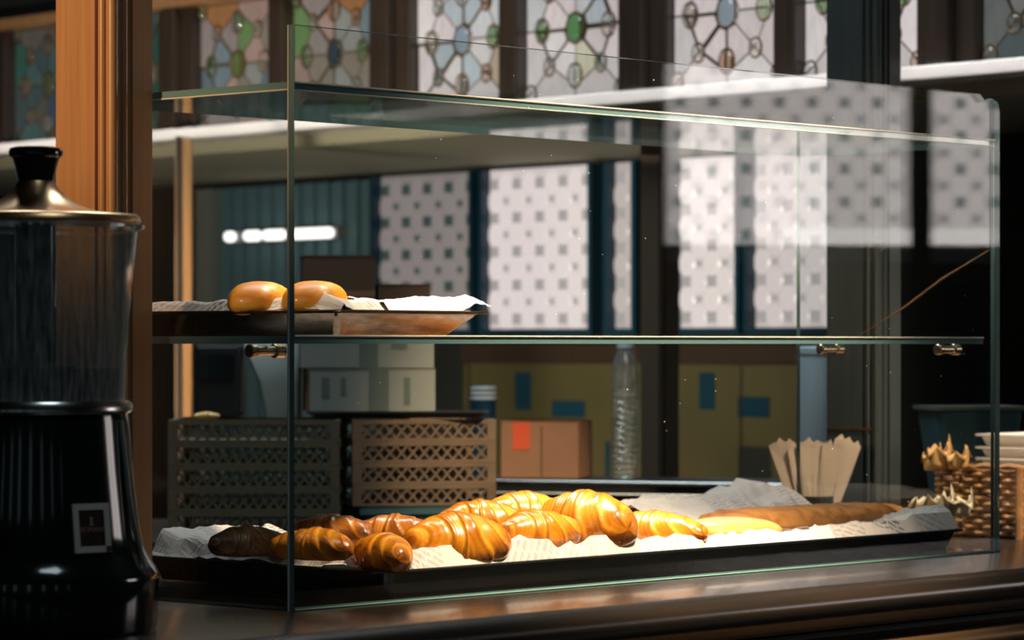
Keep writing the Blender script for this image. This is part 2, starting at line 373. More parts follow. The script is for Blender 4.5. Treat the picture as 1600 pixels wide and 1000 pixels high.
def stained(s0, s1, z0, z1, centre, cols, k):
    """one transom light: lead cames, Voronoi glass pieces round a jewelled flower"""
    win_n[0] += 1
    root = struct('window_%d' % win_n[0], wall(s0, 0, z0), WA)
    Wd, H = s1 - s0, z1 - z0; cx, cz = Wd / 2 + random.uniform(-.004, .004), H * .50
    sx, sz = Wd / .25, H / .245
    seeds = [(cx, cz)]; jew = [(cx, cz, .020, .025, centre)]
    n = 8; rot = math.pi / 8
    for i in range(n):
        a = rot + 2 * math.pi * i / n
        seeds.append((cx + .050 * sx * math.cos(a), cz + .054 * sz * math.sin(a)))
        a2 = a + math.pi / n; big = i % 2
        rr = .092 if not big else .084
        jew.append((cx + rr * sx * math.cos(a2), cz + rr * sz * math.sin(a2), .016 if big else .0125, .020 if big else .015, random.choice(JC)))
    for qx in (-1, 1):
        for qz in (-1, 1):
            seeds.append((cx + qx * .108 * sx, cz + qz * .052 * sz)); seeds.append((cx + qx * .056 * sx, cz + qz * .110 * sz))
            jew.append((cx + qx * .112 * sx, cz + qz * .112 * sz, .012, .015, random.choice(JC)))
    lead = MB()
    lead.box(0, Wd, .006, .010, 0, H); seen = set()
    R0 = [(0, 0), (Wd, 0), (Wd, H), (0, H)]
    for i, p in enumerate(seeds):
        poly = R0
        for j, q in enumerate(seeds):
            if i == j: continue
            mid = ((p[0] + q[0]) / 2, (p[1] + q[1]) / 2)
            poly = clip(poly, mid, (q[0] - p[0], q[1] - p[1]))
            if len(poly) < 3: break
        if len(poly) < 3: continue
        for e0, e1 in zip(poly, poly[1:] + poly[:1]):
            key = (round((e0[0] + e1[0]) * 500), round((e0[1] + e1[1]) * 500))
            if key in seen or math.hypot(e0[0] - e1[0], e0[1] - e1[1]) < .003: continue
            seen.add(key); lead.bar((e0[0], .001, e0[1]), (e1[0], .001, e1[1]), .009, .0052, Vector((0, 1, 0)))
        poly = shrink(poly, .0016)
        if not poly or len(poly) < 3: continue
        c = random.choice(cols)
        pm = MB().prism(poly, lambda t, d: Vector((t[0], d, t[1])), -.002 + random.uniform(-.0006, .0006), .0055)
        pm.obj('pane', glassmat(c, k * random.uniform(.85, 1.1)), root)
    lead.obj('lead_came', M['lead'], root)
    for (x, z, rx, rz, c) in jew:
        if x < rx * .7 or x > Wd - rx * .7 or z < rz * .6 or z > H - rz * .6: continue
        g = MB().lathe([(.001, .007), (.35, .0066), (.7, .0050), (.93, .0022), (1, -.001)], 16)
        for v in g.v: v.x, v.y, v.z = x + v.x * rx, -.003 - v.z, z + v.y * rz
        g.add([(x + rx * .80 * math.cos(t * math.pi / 6), .0004, z + rz * .80 * math.sin(t * math.pi / 6)) for t in range(12)], [tuple(range(12))], 1)
        j = g.obj('jewel', [jewelmat(c), glassmat(tuple(min(.7, q * 1.5 + .06) for q in c), k)], root, smooth=True)
        ring = MB().tube([(x + rx * 1.06 * math.cos(t * math.pi / 8), -.0035, z + rz * 1.06 * math.sin(t * math.pi / 8)) for t in range(16)], .0022, 5, closed=True)
        ring.obj('jewel_ring', M['came_gilt'], j)
    return root
SZ0, SZ1 = LZ + .004, 1.962
p1 = (wall_s(315)[0], wall_s(437)[0]); p2 = (wall_s(460)[0], wall_s(590)[0])
PER = (wall_s(1055)[0] - wall_s(315)[0]) / 2
WHITE = [(.62, .55, .54), (.55, .50, .49), (.60, .52, .50), (.50, .50, .50), (.64, .58, .56), (.58, .52, .50), (.42, .46, .48)]
TRANS = {
    -1: ([(.05, .085, .08), (.04, .06, .06), (.07, .065, .05), (.025, .075, .055), (.035, .055, .08), (.08, .06, .045)], .8, [(.12, .16, .03), (.14, .08, .06)]),
    0: ([(.40, .27, .22), (.20, .25, .27), (.36, .17, .07), (.30, .30, .27), (.13, .18, .21), (.26, .22, .17), (.16, .26, .10), (.32, .26, .24)], .62, [(.14, .20, .06), (.015, .055, .10)]),
    1: (WHITE * 2 + [(.50, .46, .34), (.50, .38, .28)], .92, [(.015, .060, .10), (.025, .13, .025)]),
    2: (WHITE, 1.0, [(.015, .055, .09), (.04, .12, .04)]),
    3: ([(.16, .17, .16), (.13, .14, .14), (.20, .19, .18), (.10, .12, .12)], .7, [(.2, .18, .15), (.1, .12, .1)]),
}
frame = struct('trim_2', W0, WA)
for bay, (cols, k, cen) in TRANS.items():
    o = bay * PER
    if bay == 0: o = 0
    a0, a1 = p1[0] + o, p1[1] + o; b0, b1 = p2[0] + o, p2[1] + o
    stained(a0, a1, SZ0, SZ1, cen[0], cols, k)
    if b1 < SE: stained(b0, b1, SZ0, SZ1, cen[1], cols, k)
    else: b1 = SE - .3
    # mullions stand proud of the glass
    MB().box(a1, b0, -.030, .03, SZ0, SZ1 + .02).obj('mullion', M['wood_dark'], frame, bevel=.004)
    pm = MB(); nx = p1[0] + PER + o
    pm.box(b1, nx, -.022, .03, SZ0, SZ1 + .02).box(b1 + (nx - b1) * .32, b1 + (nx - b1) * .68, -.042, -.022, SZ0, SZ1 + .02)
    pm.obj('mullion', M['wood_dark'], frame, bevel=.004)
fx0, fx1 = p1[0] - PER - .2, SE
MB().box(fx0, fx1, -.045, .03, SZ1, SZ1 + .024).obj('head_rail', M['wood_warm'], frame, bevel=.004)
MB().box(fx0, p1[0] - PER, -.03, .03, SZ0, SZ1 + .02).obj('mullion', M['wood_dark'], frame, bevel=.004)

# ---- roundel windows of the recess ----------------------------------------
disc = MB().lathe([(.001, .004), (.5, .0034), (.86, .002), (1, 0)], 16)
def disc_mesh(name, r, m):
    d = MB(); d.v = [Vector((v.x * r, -v.z, v.y * r)) for v in disc.v]; d.f = list(disc.f); d.m = [0] * len(disc.f)
    return d.mesh(name, m, True)
def roundels(root, Wd, H, p, m_round, m_back, m_dot, x0=0., joined=False):
    MB().box(0, Wd, .004, .010, 0, H).obj('backing_pane', m_back, root)
    r = p * .345; me = disc_mesh('roundel', r, m_round)
    dots = MB(); lead = MB(); jm = MB()
    nx, nz = int(Wd / p) + 2, int(H / p) + 2
    for i in range(-1, nx):
        for j in range(-1, nz):
            for (dx, dz) in ((.5, 0), (0, .5)):
                x = x0 + (i + dx) * p; z = (j + dz) * p + p * .3
                if x < r * .55 or x > Wd - r * .55 or z < r * .55 or z > H - r * .55: continue
                if joined: jm.add([v.co + Vector((x, .002, z)) for v in me.vertices], [tuple(q.vertices) for q in me.polygons])
                else: link('roundel', me, root, (x, .002, z))
            x = x0 + i * p; z = j * p + p * .3; h = p * .14
            if 0 < x - h and x + h < Wd and 0 < z - h and z + h < H:
                dots.box(x - h, x + h, -.004, .006, z - h * 1.1, z + h * 1.1)
            x += p / 2; z += p / 2; h = p * .07
            if 0 < x - h and x + h < Wd and 0 < z - h and z + h < H:
                dots.box(x - h, x + h, -.003, .006, z - h, z + h)
    if joined: tag(jm.obj('roundels', m_round, root, True), kind='stuff')
    tag(dots.obj('lead_dots', m_dot, root), kind='stuff')
LW = [(596, 745, .26), (766, 931, 1.), (962, 999, .62), (1064, 1161, .96), (1181, 1345, .80)]
m_dot = mat('glowing_lead_dot', (.10, .10, .10), .4, emit=((.36, .32, .32), 1.0))  # lead dots get a glow that softens their contrast
m_dotd = mat('faint_glow_lead_dot', (.03, .05, .05), .4, emit=((.05, .07, .07), .6))  # weaker glow in the lead dots of the dim window
LB, LT = 1.333, LZ - .055
for i, (x0, x1, k) in enumerate(LW):
    s0 = wall_s(x0, OFF)[0]; s1 = wall_s(x1, OFF)[0]
    win_n[0] += 1
    rt = struct('window_%d' % win_n[0], wall(s0, OFF - .004, LB), WA)
    mr = emis('roundel_daylight', (.74, .64, .63), k * 1.05); mk = emis('window_daylight', (.70, .61, .60), k * .93)
    roundels(rt, s1 - s0, LT - LB, .070, mr, mk, m_dot if k > .5 else m_dotd, x0=.018)
    fr = MB(); t = .012
    fr.box(-t, 0, -.02, .012, -t, LT - LB + .001).box(s1 - s0, s1 - s0 + t, -.02, .012, -t, LT - LB + .001).box(0, s1 - s0, -.02, .012, -t, 0)
    fr.obj('window_frame', M['blue_tile'], rt)
# olive dado with blue glass tiles under the windows
dado = struct('trim_3', wall(0, OFF, 0), WA)
da, db_ = wall_s(728, OFF)[0], wall_s(1345, OFF)[0]
MB().box(da, db_, -.006, .012, .7, 1.262).obj('dado_panel', M['olive'], dado)
MB().box(da, db_, -.016, .012, 1.262, 1.302).obj('dado_rail', M['wood_dark'], dado, bevel=.004)
def dtile(x0, x1, y0, y1, m=None):
    s0, Z0 = wall_s(x0, OFF); s1, Z1 = wall_s(x1, OFF); Zm = (Z0 + Z1) / 2
    zt, zb = CZ - (y0 - HOR) / F * Zm, CZ - (y1 - HOR) / F * Zm
    MB().box(s0, s1, -.0078, -.006, zb, zt).obj('tile', m or M['blue_tile'], dado)
for b_ in (0, 288):
    dtile(809 + b_, 833 + b_, 582, 640); dtile(867 + b_ + (0 if not b_ else 2), 912 + b_ + 6, 620 if b_ else 626, 652)
    dtile(903 if not b_ else 1158, 914 if not b_ else 1208, 698, 750, M['black'])
dtile(950, 957, 690, 750)
for x in (1160, 735): dtile(x, x + 3, 560, 750, M['wood_dark'])
# ribbed shutter at the left of the recess
sh = struct('door_1', wall(0, OFF, 0), WA)
a0, a1 = wall_s(348, OFF)[0], wall_s(592, OFF)[0]
sm = MB(); n = 22
for i in range(n):
    x = a0 + (a1 - a0) * i / n; dx = (a1 - a0) / n
    MB().box(x + dx * .08, x + dx * .92, -.018 if i % 2 else -.010, .010, .9, LZ - .06).obj('slat', M['shutter'], sh)
MB().box(wall_s(322, OFF)[0], wall_s(346, OFF)[0], -.03, .01, .9, LZ - .06).obj('door_frame', M['grey_paint'], sh)
# row of small lamps in front of the shutter
lb = thing('strip_lamp', wall((a0 + a1) / 2, OFF - .05, at(400, 363, 7)[2]), WA, 'row of four small white lamps on the blue ribbed door at left', 'lamp')
lamp_pos = []
for (x0, x1) in ((353, 366), (383, 406), (413, 444), (456, 519)):
    q0 = wall_s(x0, OFF - .05)[0] - (a0 + a1) / 2; q1 = wall_s(x1, OFF - .05)[0] - (a0 + a1) / 2
    MB().tube([(q0, 0, 0), (q0 + .008, 0, 0), (q1 - .008, 0, 0), (q1, 0, 0)], [.004, .0115, .0115, .004], 12).obj('lamp_tube', M['lamp'], lb, True)
    lamp_pos += [q0, q1]
MB().box(min(lamp_pos), max(lamp_pos), .013, .05, -.012, .012).obj('lamp_housing', M['grey_paint'], lb)

# ---- leaded window wall on the street side, right of the frame (it shows mirrored in the front pane)
xw = 5.0
m_dotr = emis('street_lead_dot_glow', (.30, .34, .33), 3.0)  # glow put into the lead dots to haze the mirrored pattern
for (y0, y1) in ((4.06, 4.70), (4.755, 5.35)):
    win_n[0] += 1
    rt = struct('window_%d' % win_n[0], (xw, y1, 1.56), R(-90))
    mr = emis('roundel_daylight', (.78, .70, .67), 4.9); mk = emis('window_daylight', (.74, .68, .66), 3.6)
    roundels(rt, y1 - y0, .85, .086, mr, mk, m_dotr, joined=True)
    MB().box(-.001, y1 - y0 + .001, -.01, .012, -.045, 0).obj('bright_sill', M['ledge'], rt)
    MB().box(.16 if y1 > 5 else 0, y1 - y0 if y1 > 5 else .34, -.012, -.006, .0, .042).obj('streak_strip', emis('streak_glow', (.8, .75, .72), 6.5), rt)  # glowing strip added for the bright streak mirrored in the front pane
wk = struct('wall_rear', (0, -1.9, 0))  # unseen wall, slots added to reflect as streaks in the grinder
wm = MB(); xs = [-4]
for x in (-3.2, -2.2, -1.35, -.3, .8, 1.9, 3.2):
    wm.box(xs[-1], x, -.05, .05, .0, 3.39); xs.append(x + .16)
    wm.box(x, x + .16, -.05, .05, 0, .9).box(x, x + .16, -.05, .05, 2.3, 3.39)
wm.box(xs[-1], 7, -.05, .05, 0, 3.39)
wm.obj('unseen_slot_wall', M['wall_dark'], wk)
wr = struct('wall_front', (xw + .02, 0, 0))
MB().box(0, .1, -1.9, 9.9, 0, 1.46).box(0, .1, -1.9, 4.06, 1.46, 3.39).box(0, .1, 5.35, 9.9, 1.46, 3.39).box(0, .1, 4.06, 5.35, 2.42, 3.39).box(-.03, .1, 4.70, 4.755, 1.46, 2.42).obj('shopfront', M['wall_dark'], wr)

# ================================================================== COUNTERS
ctr = thing('bar_counter', cab(0, 0, 0), TH, 'long dark lacquered wooden bar counter under the glass case', 'counter')
A0, A1 = -2.3, 1.88
prof = [(.46, CT - .05), (.46, CT), (-.165, CT)]
for t in range(1, 9):
    a = math.pi / 2 + t * math.pi / 9 * .95
    prof.append((-.165 + .020 * math.cos(a) * 1.25, CT - .020 + .020 * math.sin(a)))
prof += [(-.172, CT - .046), (-.10, CT - .05)]
MB().prism(prof, lambda p, d: Vector((d, p[0], p[1])), A0, A1).obj('counter_top', M['counter'], ctr, True)
MB().box(A0, A1, -.155, .44, .10, CT - .05).obj('counter_body', M['counter_dark'], ctr)
prof2 = [(-.150, CT - .053)] + [(-.158 - .022 * math.sin(t * math.pi / 8), CT - .075 + .017 * math.cos(t * math.pi / 8)) for t in range(9)] + [(-.150, CT - .10)]
MB().prism(prof2, lambda p, d: Vector((d, p[0], p[1])), A0, A1).obj('moulding', M['gold'], ctr, True)
MB().box(A0, A1, -.168, -.150, CT - .17, CT - .115).obj('moulding', M['counter_dark'], ctr, bevel=.006)
MB().box(A0, A1, -.10, .40, 0, .10).obj('plinth', M['black'], ctr)

# posts carrying the bar canopy
def post(name, a, b, m, label, w1=.053, w2=.088, lean=0):
    t = thing(name, cab(a, b, CT), TH, label, 'post')
    top = 2.6
    MB().box(.0035, w1, .0035, w2, 0, top - CT).obj('post_shaft', m, t)
    # bead mouldings along the near corner: round bead, groove, round bead
    for k, (x, y, r) in enumerate(((.0045, .0045, .0055), (.0030, .0175, .0040), (.0175, .0030, .0036))):
        MB().tube([(x, y, 0), (x, y, top - CT)], r, 12).obj('bead', m, t, True)
    MB().box(.0, .0035, .026, w2 - .003, .0, top - CT).obj('face_panel', m, t)
    MB().box(.026, w1 - .002, .0, .0035, .0, top - CT).obj('face_panel', m, t)
    return t
post('wooden_post', -.055, .197, M['wood_warm'], 'orange-brown varnished wooden post at the left end of the glass case')
rp_ = post('wooden_post', 1.400, .345, M['wood_shaded'], 'shade-toned teal-black wooden post rising behind the right end of the glass case')
MB().box(-.001, .0, .010, .085, 1.30 - .0265 * 4.3 - CT + .0, 1.303 - .0265 * 4.3 - CT).obj('brass_band', M['gold'], rp_)

# ================================================================== GLASS CASE
case = thing('glass_display_case', cab(0, 0, CT), TH, 'frameless glass display case with one shelf, full of pastries on the counter', 'display case')
L_, D_, GT = 1.173, .302, .0075
HP = 1.6006 - CT; HPL = 1.5395 - CT
def slab(name, x0, x1, y0, y1, z0, z1, faces, parent, poly=None):
    """pane whose large faces are clear glass and whose cut edges are green; faces = axis of the large faces"""
    b = MB()
    b.box(x0, x1, y0, y1, z0, z1)
    ax = [(2,), (2,), (1,), (0,), (1,), (0,)]
    for i in range(6): b.m[i] = 0 if ax[i][0] == faces else 1
    return b.obj(name, [M['glass'], M['glass_edge']], parent)
# front pane with a chipped, rounded top right corner
fp = MB(); pl = [(0, .0), (L_, .0), (L_, HP - .018), (L_ - .004, HP - .008), (L_ - .016, HP - .004), (L_ - .028, HP - .009), (L_ - .042, HP), (0, HP)]
fp.prism(pl, lambda p, d: Vector((p[0], d, p[1])), 0, GT)
fp.m = [0, 0] + [1] * len(pl)
front = fp.obj('front_pane', [M['glass'], M['glass_edge']], case)
def lip(parent, p, q, r=.0011): MB().tube([p, q], r, 6).obj('polished_arris', M['glass_lip'], parent)
lip(front, (-.0005, GT, 0), (-.0005, GT, HP)); MB().tube([(0, -.0004, .0012), (L_, -.0004, .0012)], .0012, 6).obj('bottom_arris', mat('green_glass_arris', (.13, .25, .21), .2, spec=.8), front)
g1 = GT + .0005
slab('end_pane', 0, GT, g1, D_, 0, HPL, 0, case)
ep = slab('end_pane', L_ - GT, L_, g1, D_, 0, HPL, 0, case)
tp = slab('top_plate', .0, L_ - .0, g1, D_ + .004, HPL + .0003, HPL + .0078, 2, case)
lip(tp, (0, g1 - .0003, HPL + .0078), (L_, g1 - .0003, HPL + .0078), .0012)
lip(tp, (0, g1 - .0003, HPL + .0006), (L_, g1 - .0003, HPL + .0006), .0007)
lip(tp, (-.0003, g1, HPL + .0005), (-.0003, D_, HPL + .0005), .0008)
SH = 1.3012 - CT
sf = slab('shelf', GT + .001, L_ - .022, g1 + .001, D_ - .004, SH, SH + .0072, 2, case)
lip(sf, (GT + .001, g1 + .0006, SH + .0072), (L_ - .022, g1 + .0006, SH + .0072), .0013)
slab('base_plate', GT + .0005, L_ - GT - .0005, g1, D_, .0003, .0028, 2, case)
for (a, sgn, b_) in ((0, -1, .0456), (0, -1, .2935), (L_, 1, .072), (L_, 1, .25)):
    zp = SH - .0068
    pin = MB(); x0 = a - .016 if a == 0 else a - .028; x1 = a + .028 if a == 0 else a + .016
    pin.tube([(x0 + .009, b_, zp), (x1, b_, zp)], .0048, 16)
    po = pin.obj('support_pin', M['brass'], case, True)
    cp = MB(); xs = x0 if a == 0 else x1
    for (c0, c1, r) in ((x0, x0 + .0085, .0066), (x1 - .012, x1, .0070)):
        cp.tube([(c0, b_, zp), (c0 + .001, b_, zp), (c1 - .001, b_, zp), (c1, b_, zp)], [r - .001, r, r, r - .001], 18)
    cp.obj('pin_cap', M['brass'], po, True)

rd = random.Random(5); du = MB()
for i in range(90):
    x, z = rd.uniform(.01, L_ - .03), rd.uniform(.05, HP - .02); q = rd.uniform(.00035, .0008)
    du.add([(x - q, -.0002, z - q), (x + q, -.0002, z - q * .8), (x + q * .7, -.0002, z + q), (x - q * .8, -.0002, z + q * .9), (x, -.0006, z)], [(0, 1, 4), (1, 2, 4), (2, 3, 4), (3, 0, 4), (3, 2, 1, 0)])
tag(du.obj('dust_specks', mat('dust', (.55, .55, .52), .8), front), kind='stuff')
# ================================================================== TRAYS
def rrect(x0, x1, y0, y1, r, z, n=5):
    pts = []
    for (cx, cy, a0) in ((x1 - r, y1 - r, 0), (x0 + r, y1 - r, 90), (x0 + r, y0 + r, 180), (x1 - r, y0 + r, 270)):
        for k in range(n + 1):
            a = R(a0 + 90 * k / n); pts.append(Vector((cx + r * math.cos(a), cy + r * math.sin(a), z)))
    return pts
def tray(name, m, label, x0, x1, y0, y1, z0, h, taper, r=.02, lipw=.006, group=None):
    t = thing(name, cab((x0 + x1) / 2, (y0 + y1) / 2, z0), TH, label, 'tray', group)
    w, d = (x1 - x0) / 2, (y1 - y0) / 2
    rings = [rrect(-w + taper, w - taper, -d + taper, d - taper, r, 0),
             rrect(-w + lipw, w - lipw, -d + lipw, d - lipw, r, h - .003),
             rrect(-w, w, -d, d, r, h - .0025), rrect(-w - .0005, w + .0005, -d - .0005, d + .0005, r, h - .001), rrect(-w + .001, w - .001, -d + .001, d - .001, r, h),
             rrect(-w + lipw + .0015, w - lipw - .0015, -d + lipw + .0015, d - lipw - .0015, r, h - .001),
             rrect(-w + taper + .0015, w - taper - .0015, -d + taper + .0015, d - taper - .0015, r, .0015)]
    MB().loft(rings).obj('tray_body', m, t, True)
    # rolled wire bead under the rim
    MB().tube(rrect(-w - .0004, w + .0004, -d - .0004, d + .0004, r, h - .0022), .0016, 6, closed=True).obj('rolled_rim', m, t, True)
    return t
TZ = CT + .0032
tray('baking_tray', M['tray_black'], 'long black baking tray lined with newspaper on the floor of the case', .15, 1.150, .030, .400, TZ, .0255, .014, .018)
UZ = 1.3012 + .0076
tray('baking_tray', M['tray_metal'], 'burnished steel tray with two buns on the glass shelf', .084, .300, .030, .375, UZ, .0255, .030, .006)

# ---- crumpled paper
def sheet(name, m, label, a0, a1, b0, b1, zf, amp, seed, na=46, nb=26, edge=.008, frq=26, ang=0, cat='paper', group=None, cap=None):
    rnd = Vector((seed * 3.17, seed * 1.31, seed * .77)); ca = (a0 + a1) / 2; cb = (b0 + b1) / 2
    vs, fs, uvs = [], [], []
    for j in range(nb + 1):
        for i in range(na + 1):
            u_, v_ = i / na, j / nb
            a = a0 + (a1 - a0) * u_; b = b0 + (b1 - b0) * v_
            e = noise.noise(Vector((a * 22, seed * 5.1, 0)) + rnd); e2 = noise.noise(Vector((seed * 2.2, b * 22, 0)) + rnd)
            b += e * edge * (v_ > .9)
            a += e2 * edge * .6
            p = Vector((a * frq, b * frq, 0)) + rnd
            cr = 1 - abs(noise.noise(p)) * 2.4
            cr2 = 1 - abs(noise.noise(p * 2.3 + Vector((9, 4, 1)))) * 2.2
            z = zf(a, b) + amp * (cr * .62 + cr2 * .30 + noise.noise(p * .5) * .5)
            if cap and j <= 1: z = min(z, cap + .022 * j)
            vs.append(Vector((a - ca, b - cb, z))); uvs.append((a + seed * .37, b + seed * .21))
    fs = [(j * (na + 1) + i, j * (na + 1) + i + 1, (j + 1) * (na + 1) + i + 1, (j + 1) * (na + 1) + i) for j in range(nb) for i in range(na)]
    z0 = min(v.z for v in vs)
    for v in vs: v.z -= z0
    me = bpy.data.meshes.new(name); me.from_pydata(vs, [], fs); me.materials.append(m)
    ul = me.uv_layers.new(name='UVMap'); c, s_ = math.cos(ang), math.sin(ang)
    for l in me.loops:
        x, y = uvs[l.vertex_index]; ul.data[l.index].uv = (x * c - y * s_, x * s_ + y * c)
    o = bpy.data.objects.new(name, me); COL.objects.link(o)
    o.location = cab(ca, cb, z0); o.rotation_euler = (0, 0, TH)
    so = o.modifiers.new('solid', 'SOLIDIFY'); so.thickness = .0004
    return tag(o, label, cat, group)
RIM = TZ + .0255
def lerp(x, pts):
    if x <= pts[0][0]: return pts[0][1]
    for (x0, y0), (x1, y1) in zip(pts, pts[1:]):
        if x <= x1:
            t = (x - x0) / (x1 - x0); t = t * t * (3 - 2 * t); return y0 + (y1 - y0) * t
    return pts[-1][1]
GP = 'newspaper sheets lining the long tray'
def zA(a, b):
    left = lerp(a, [(.160, RIM - .008), (.182, RIM + .014), (.215, RIM + .006), (.26, RIM - .012)])
    front = lerp(b, [(.042, RIM - .004), (.054, RIM + .016), (.085, RIM + .008), (.14, RIM - .012), (.30, RIM - .012), (.36, RIM + .014), (.40, RIM + .022)])
    edge = min(lerp(b, [(.042, 0), (.054, 1)]), lerp(a, [(.160, 0), (.182, 1)]))
    return (RIM - .004) * (1 - edge) + max(left, front) * edge
def zB(a, b): return lerp(b, [(.042, RIM - .003), (.050, RIM + .009), (.075, RIM + .001), (.12, RIM - .012), (.28, RIM - .012), (.33, RIM + .002)]) + .018 * math.exp(-((a - .375) / .040) ** 2) * math.exp(-((b - .052) / .018) ** 2) + .008 * math.exp(-((a - .50) / .03) ** 2) * math.exp(-((b - .052) / .018) ** 2)
def zC(a, b): return lerp(b, [(.042, RIM - .003), (.052, RIM + .009), (.09, RIM + .003), (.15, RIM - .010), (.24, RIM - .004), (.34, RIM + .028)]) + lerp(a, [(1.04, 0), (1.15, .016)])
sheet('newspaper_sheet', M['paper'], 'newspaper sheet in shade at the left end of the long tray', .160, .335, .042, .395, zA, .0075, 3, ang=.4, group=GP, cap=RIM - .003)
sheet('newspaper_sheet', M['paper'], 'crumpled newspaper sheet under the golden croissants in the middle of the tray', .300, .665, .042, .335, zB, .0095, 8, na=70, ang=-.5, group=GP, cap=RIM - .003)
sheet('newspaper_sheet', M['paper_white'], 'overexposed white paper between long croissant and pale roll', .640, .90, .042, .330, lambda a, b: zB(a, b) - .001, .0085, 12, na=50, group=GP, cap=RIM - .003)
sheet('newspaper_sheet', M['paper'], 'newspaper sheet under the flat loaf at the right end of the tray', .865, 1.150, .042, .375, zC, .0085, 21, na=60, ang=.25, group=GP, cap=RIM - .003)
URM = UZ + .0255
def zU(a, b): return lerp(b, [(.038, URM - .006), (.052, URM + .004), (.09, URM + .008), (.2, URM + .002), (.29, URM + .004)]) + lerp(a, [(.25, 0), (.31, .010)]) * lerp(b, [(.03, 1), (.12, .0)])
sheet('paper_liner', M['paper_white'], 'bright crumpled white paper on the right half of the upper tray', .165, .312, .038, .270, zU, .0075, 5, na=50, frq=34)
sheet('paper_liner', M['paper'], 'newspaper lining the left half of the upper tray', .094, .180, .040, .370, lambda a, b: URM + min(lerp(a, [(.094, -.004), (.106, .009), (.135, .003)]) if a < .135 else .003, 1) + lerp(b, [(.040, -.008), (.052, .003), (.09, .006), (.16, .0)]) * (1 if a > .106 else .5), .0045, 6, na=30, ang=1.1)

# ================================================================== PASTRIES
def croissant_mesh(name, m, Ln, R0, bend, seed, bands=2.3, flat=.9, skew=.85, tip=.30, stepk=.085):
    rnd = random.Random(seed); NS, NR = 110, 48
    vs, bk = [], []
    for i in range(NS + 1):
        t = -1 + 2 * i / NS; at_ = abs(t)
        base = R0 * (tip + (1 - tip) * max(0., 1 - at_ ** 1.8) ** .92)
        if at_ > .86: base *= max(.01, math.sqrt(max(0, 1 - ((at_ - .86) / .14) ** 2)))
        x = t * Ln / 2 * (1 - .10 * bend * t * t); y = -bend * Ln * .30 * t * t
        tx, ty = Ln / 2, -bend * Ln * .60 * t; l = math.hypot(tx, ty); nx_, ny_ = -ty / l, tx / l
        for k in range(NR):
            ph = 2 * math.pi * k / NR
            sg = 1 if t > 0 else -1
            q = at_ * bands + skew * math.sin(ph + .8 * sg) * (.35 + .65 * min(1, at_ * 2.5)) + .22 * noise.noise(Vector((t * 2.2, math.cos(ph), math.sin(ph) + seed))) + .5
            fr = q - math.floor(q)
            saw = fr ** 1.2 * (1 - max(0, (fr - .93) / .07) * .6)
            lam = .5 + .5 * math.sin(fr * 25 + 2.2 * noise.noise(Vector((t * 5, ph, seed))))
            lump = noise.noise(Vector((t * 3.1 + seed, math.cos(ph) * 1.3, math.sin(ph) * 1.3)))
            rr = base * (1 - stepk * .5 + stepk * saw + .010 * lam + .07 * lump)
            c, s_ = math.cos(ph), math.sin(ph)
            z = rr * s_ * flat
            if z < -R0 * .52: z = -R0 * .52 + (z + R0 * .52) * .25
            vs.append(Vector((x + nx_ * rr * c, y + ny_ * rr * c, z + R0 * .60)))
            b_ = .26 + .34 * saw + .17 * lam ** 2 + .30 * max(0, at_ - .75) / .25 + (.10 if s_ < -.4 else 0) + .22 * lump
            if fr < .09: b_ -= .20
            bk.append(b_)
    fs = [(i * NR + k, i * NR + (k + 1) % NR, (i + 1) * NR + (k + 1) % NR, (i + 1) * NR + k) for i in range(NS) for k in range(NR)]
    fs += [tuple(range(NR - 1, -1, -1)), tuple(NS * NR + k for k in range(NR))]
    z0 = min(v.z for v in vs)
    for v in vs: v.z -= z0
    me = bpy.data.meshes.new(name); me.from_pydata(vs, [], fs); me.materials.append(m)
    a_ = me.attributes.new('bake', 'FLOAT', 'POINT'); a_.data.foreach_set('value', bk)
    me.polygons.foreach_set('use_smooth', [True] * len(me.polygons))
    bm = bmesh.new(); bm.from_mesh(me); bmesh.ops.recalc_face_normals(bm, faces=bm.faces); bm.to_mesh(me); bm.free()
    return me
GC = 'croissants on the long tray'
def croissant(px, ybot, ytop, b, ang, Ln, bend, m, seed, label, tilt=0, **kw):
    a, Z, z = on_b(px, ybot, b)
    h = (ybot - ytop) * Z / F; R0 = h / 1.46
    me = croissant_mesh('croissant', m, Ln, R0, bend, seed, **kw)
    o = bpy.data.objects.new('croissant', me); COL.objects.link(o)
    o.location = cab(a, b, z); o.rotation_euler = (R(tilt), 0, R(ang))
    return tag(o, label, 'croissant', GC)
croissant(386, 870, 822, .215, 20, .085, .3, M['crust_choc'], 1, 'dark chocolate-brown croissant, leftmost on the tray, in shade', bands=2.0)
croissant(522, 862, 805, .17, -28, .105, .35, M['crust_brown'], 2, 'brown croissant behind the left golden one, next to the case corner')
croissant(494, 876, 826, .105, -35, .105, .4, M['crust_gold'], 3, 'golden croissant just right of the glass corner edge, seen through both panes', bands=2.4)
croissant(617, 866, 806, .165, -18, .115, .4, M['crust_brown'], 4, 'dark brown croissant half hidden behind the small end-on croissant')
croissant(600, 893, 835, .060, -62, .105, .3, M['crust_gold'], 5, 'small golden croissant seen end-on with its dark tip towards us', bands=2.6)
croissant(712, 884, 803, .078, 22, .120, .25, M['crust_gold'], 6, 'plump golden croissant in the middle left of the tray front', bands=2.4)
croissant(748, 846, 783, .195, 10, .10, .3, M['crust_gold'], 7, 'golden croissant at the back, only its rounded top showing above the plump one')
croissant(820, 838, 771, .185, 15, .115, .3, M['crust_gold'], 8, 'golden-brown croissant at the back left of the tallest bright croissant')
croissant(838, 858, 798, .095, 30, .105, .3, M['crust_gold'], 9, 'small glossy golden croissant in front of the tallest one, above white paper')
croissant(915, 862, 769, .105, -38, .135, .3, M['crust_gold'], 10, 'largest croissant with a blown-out white highlight on its top', bands=2.4)
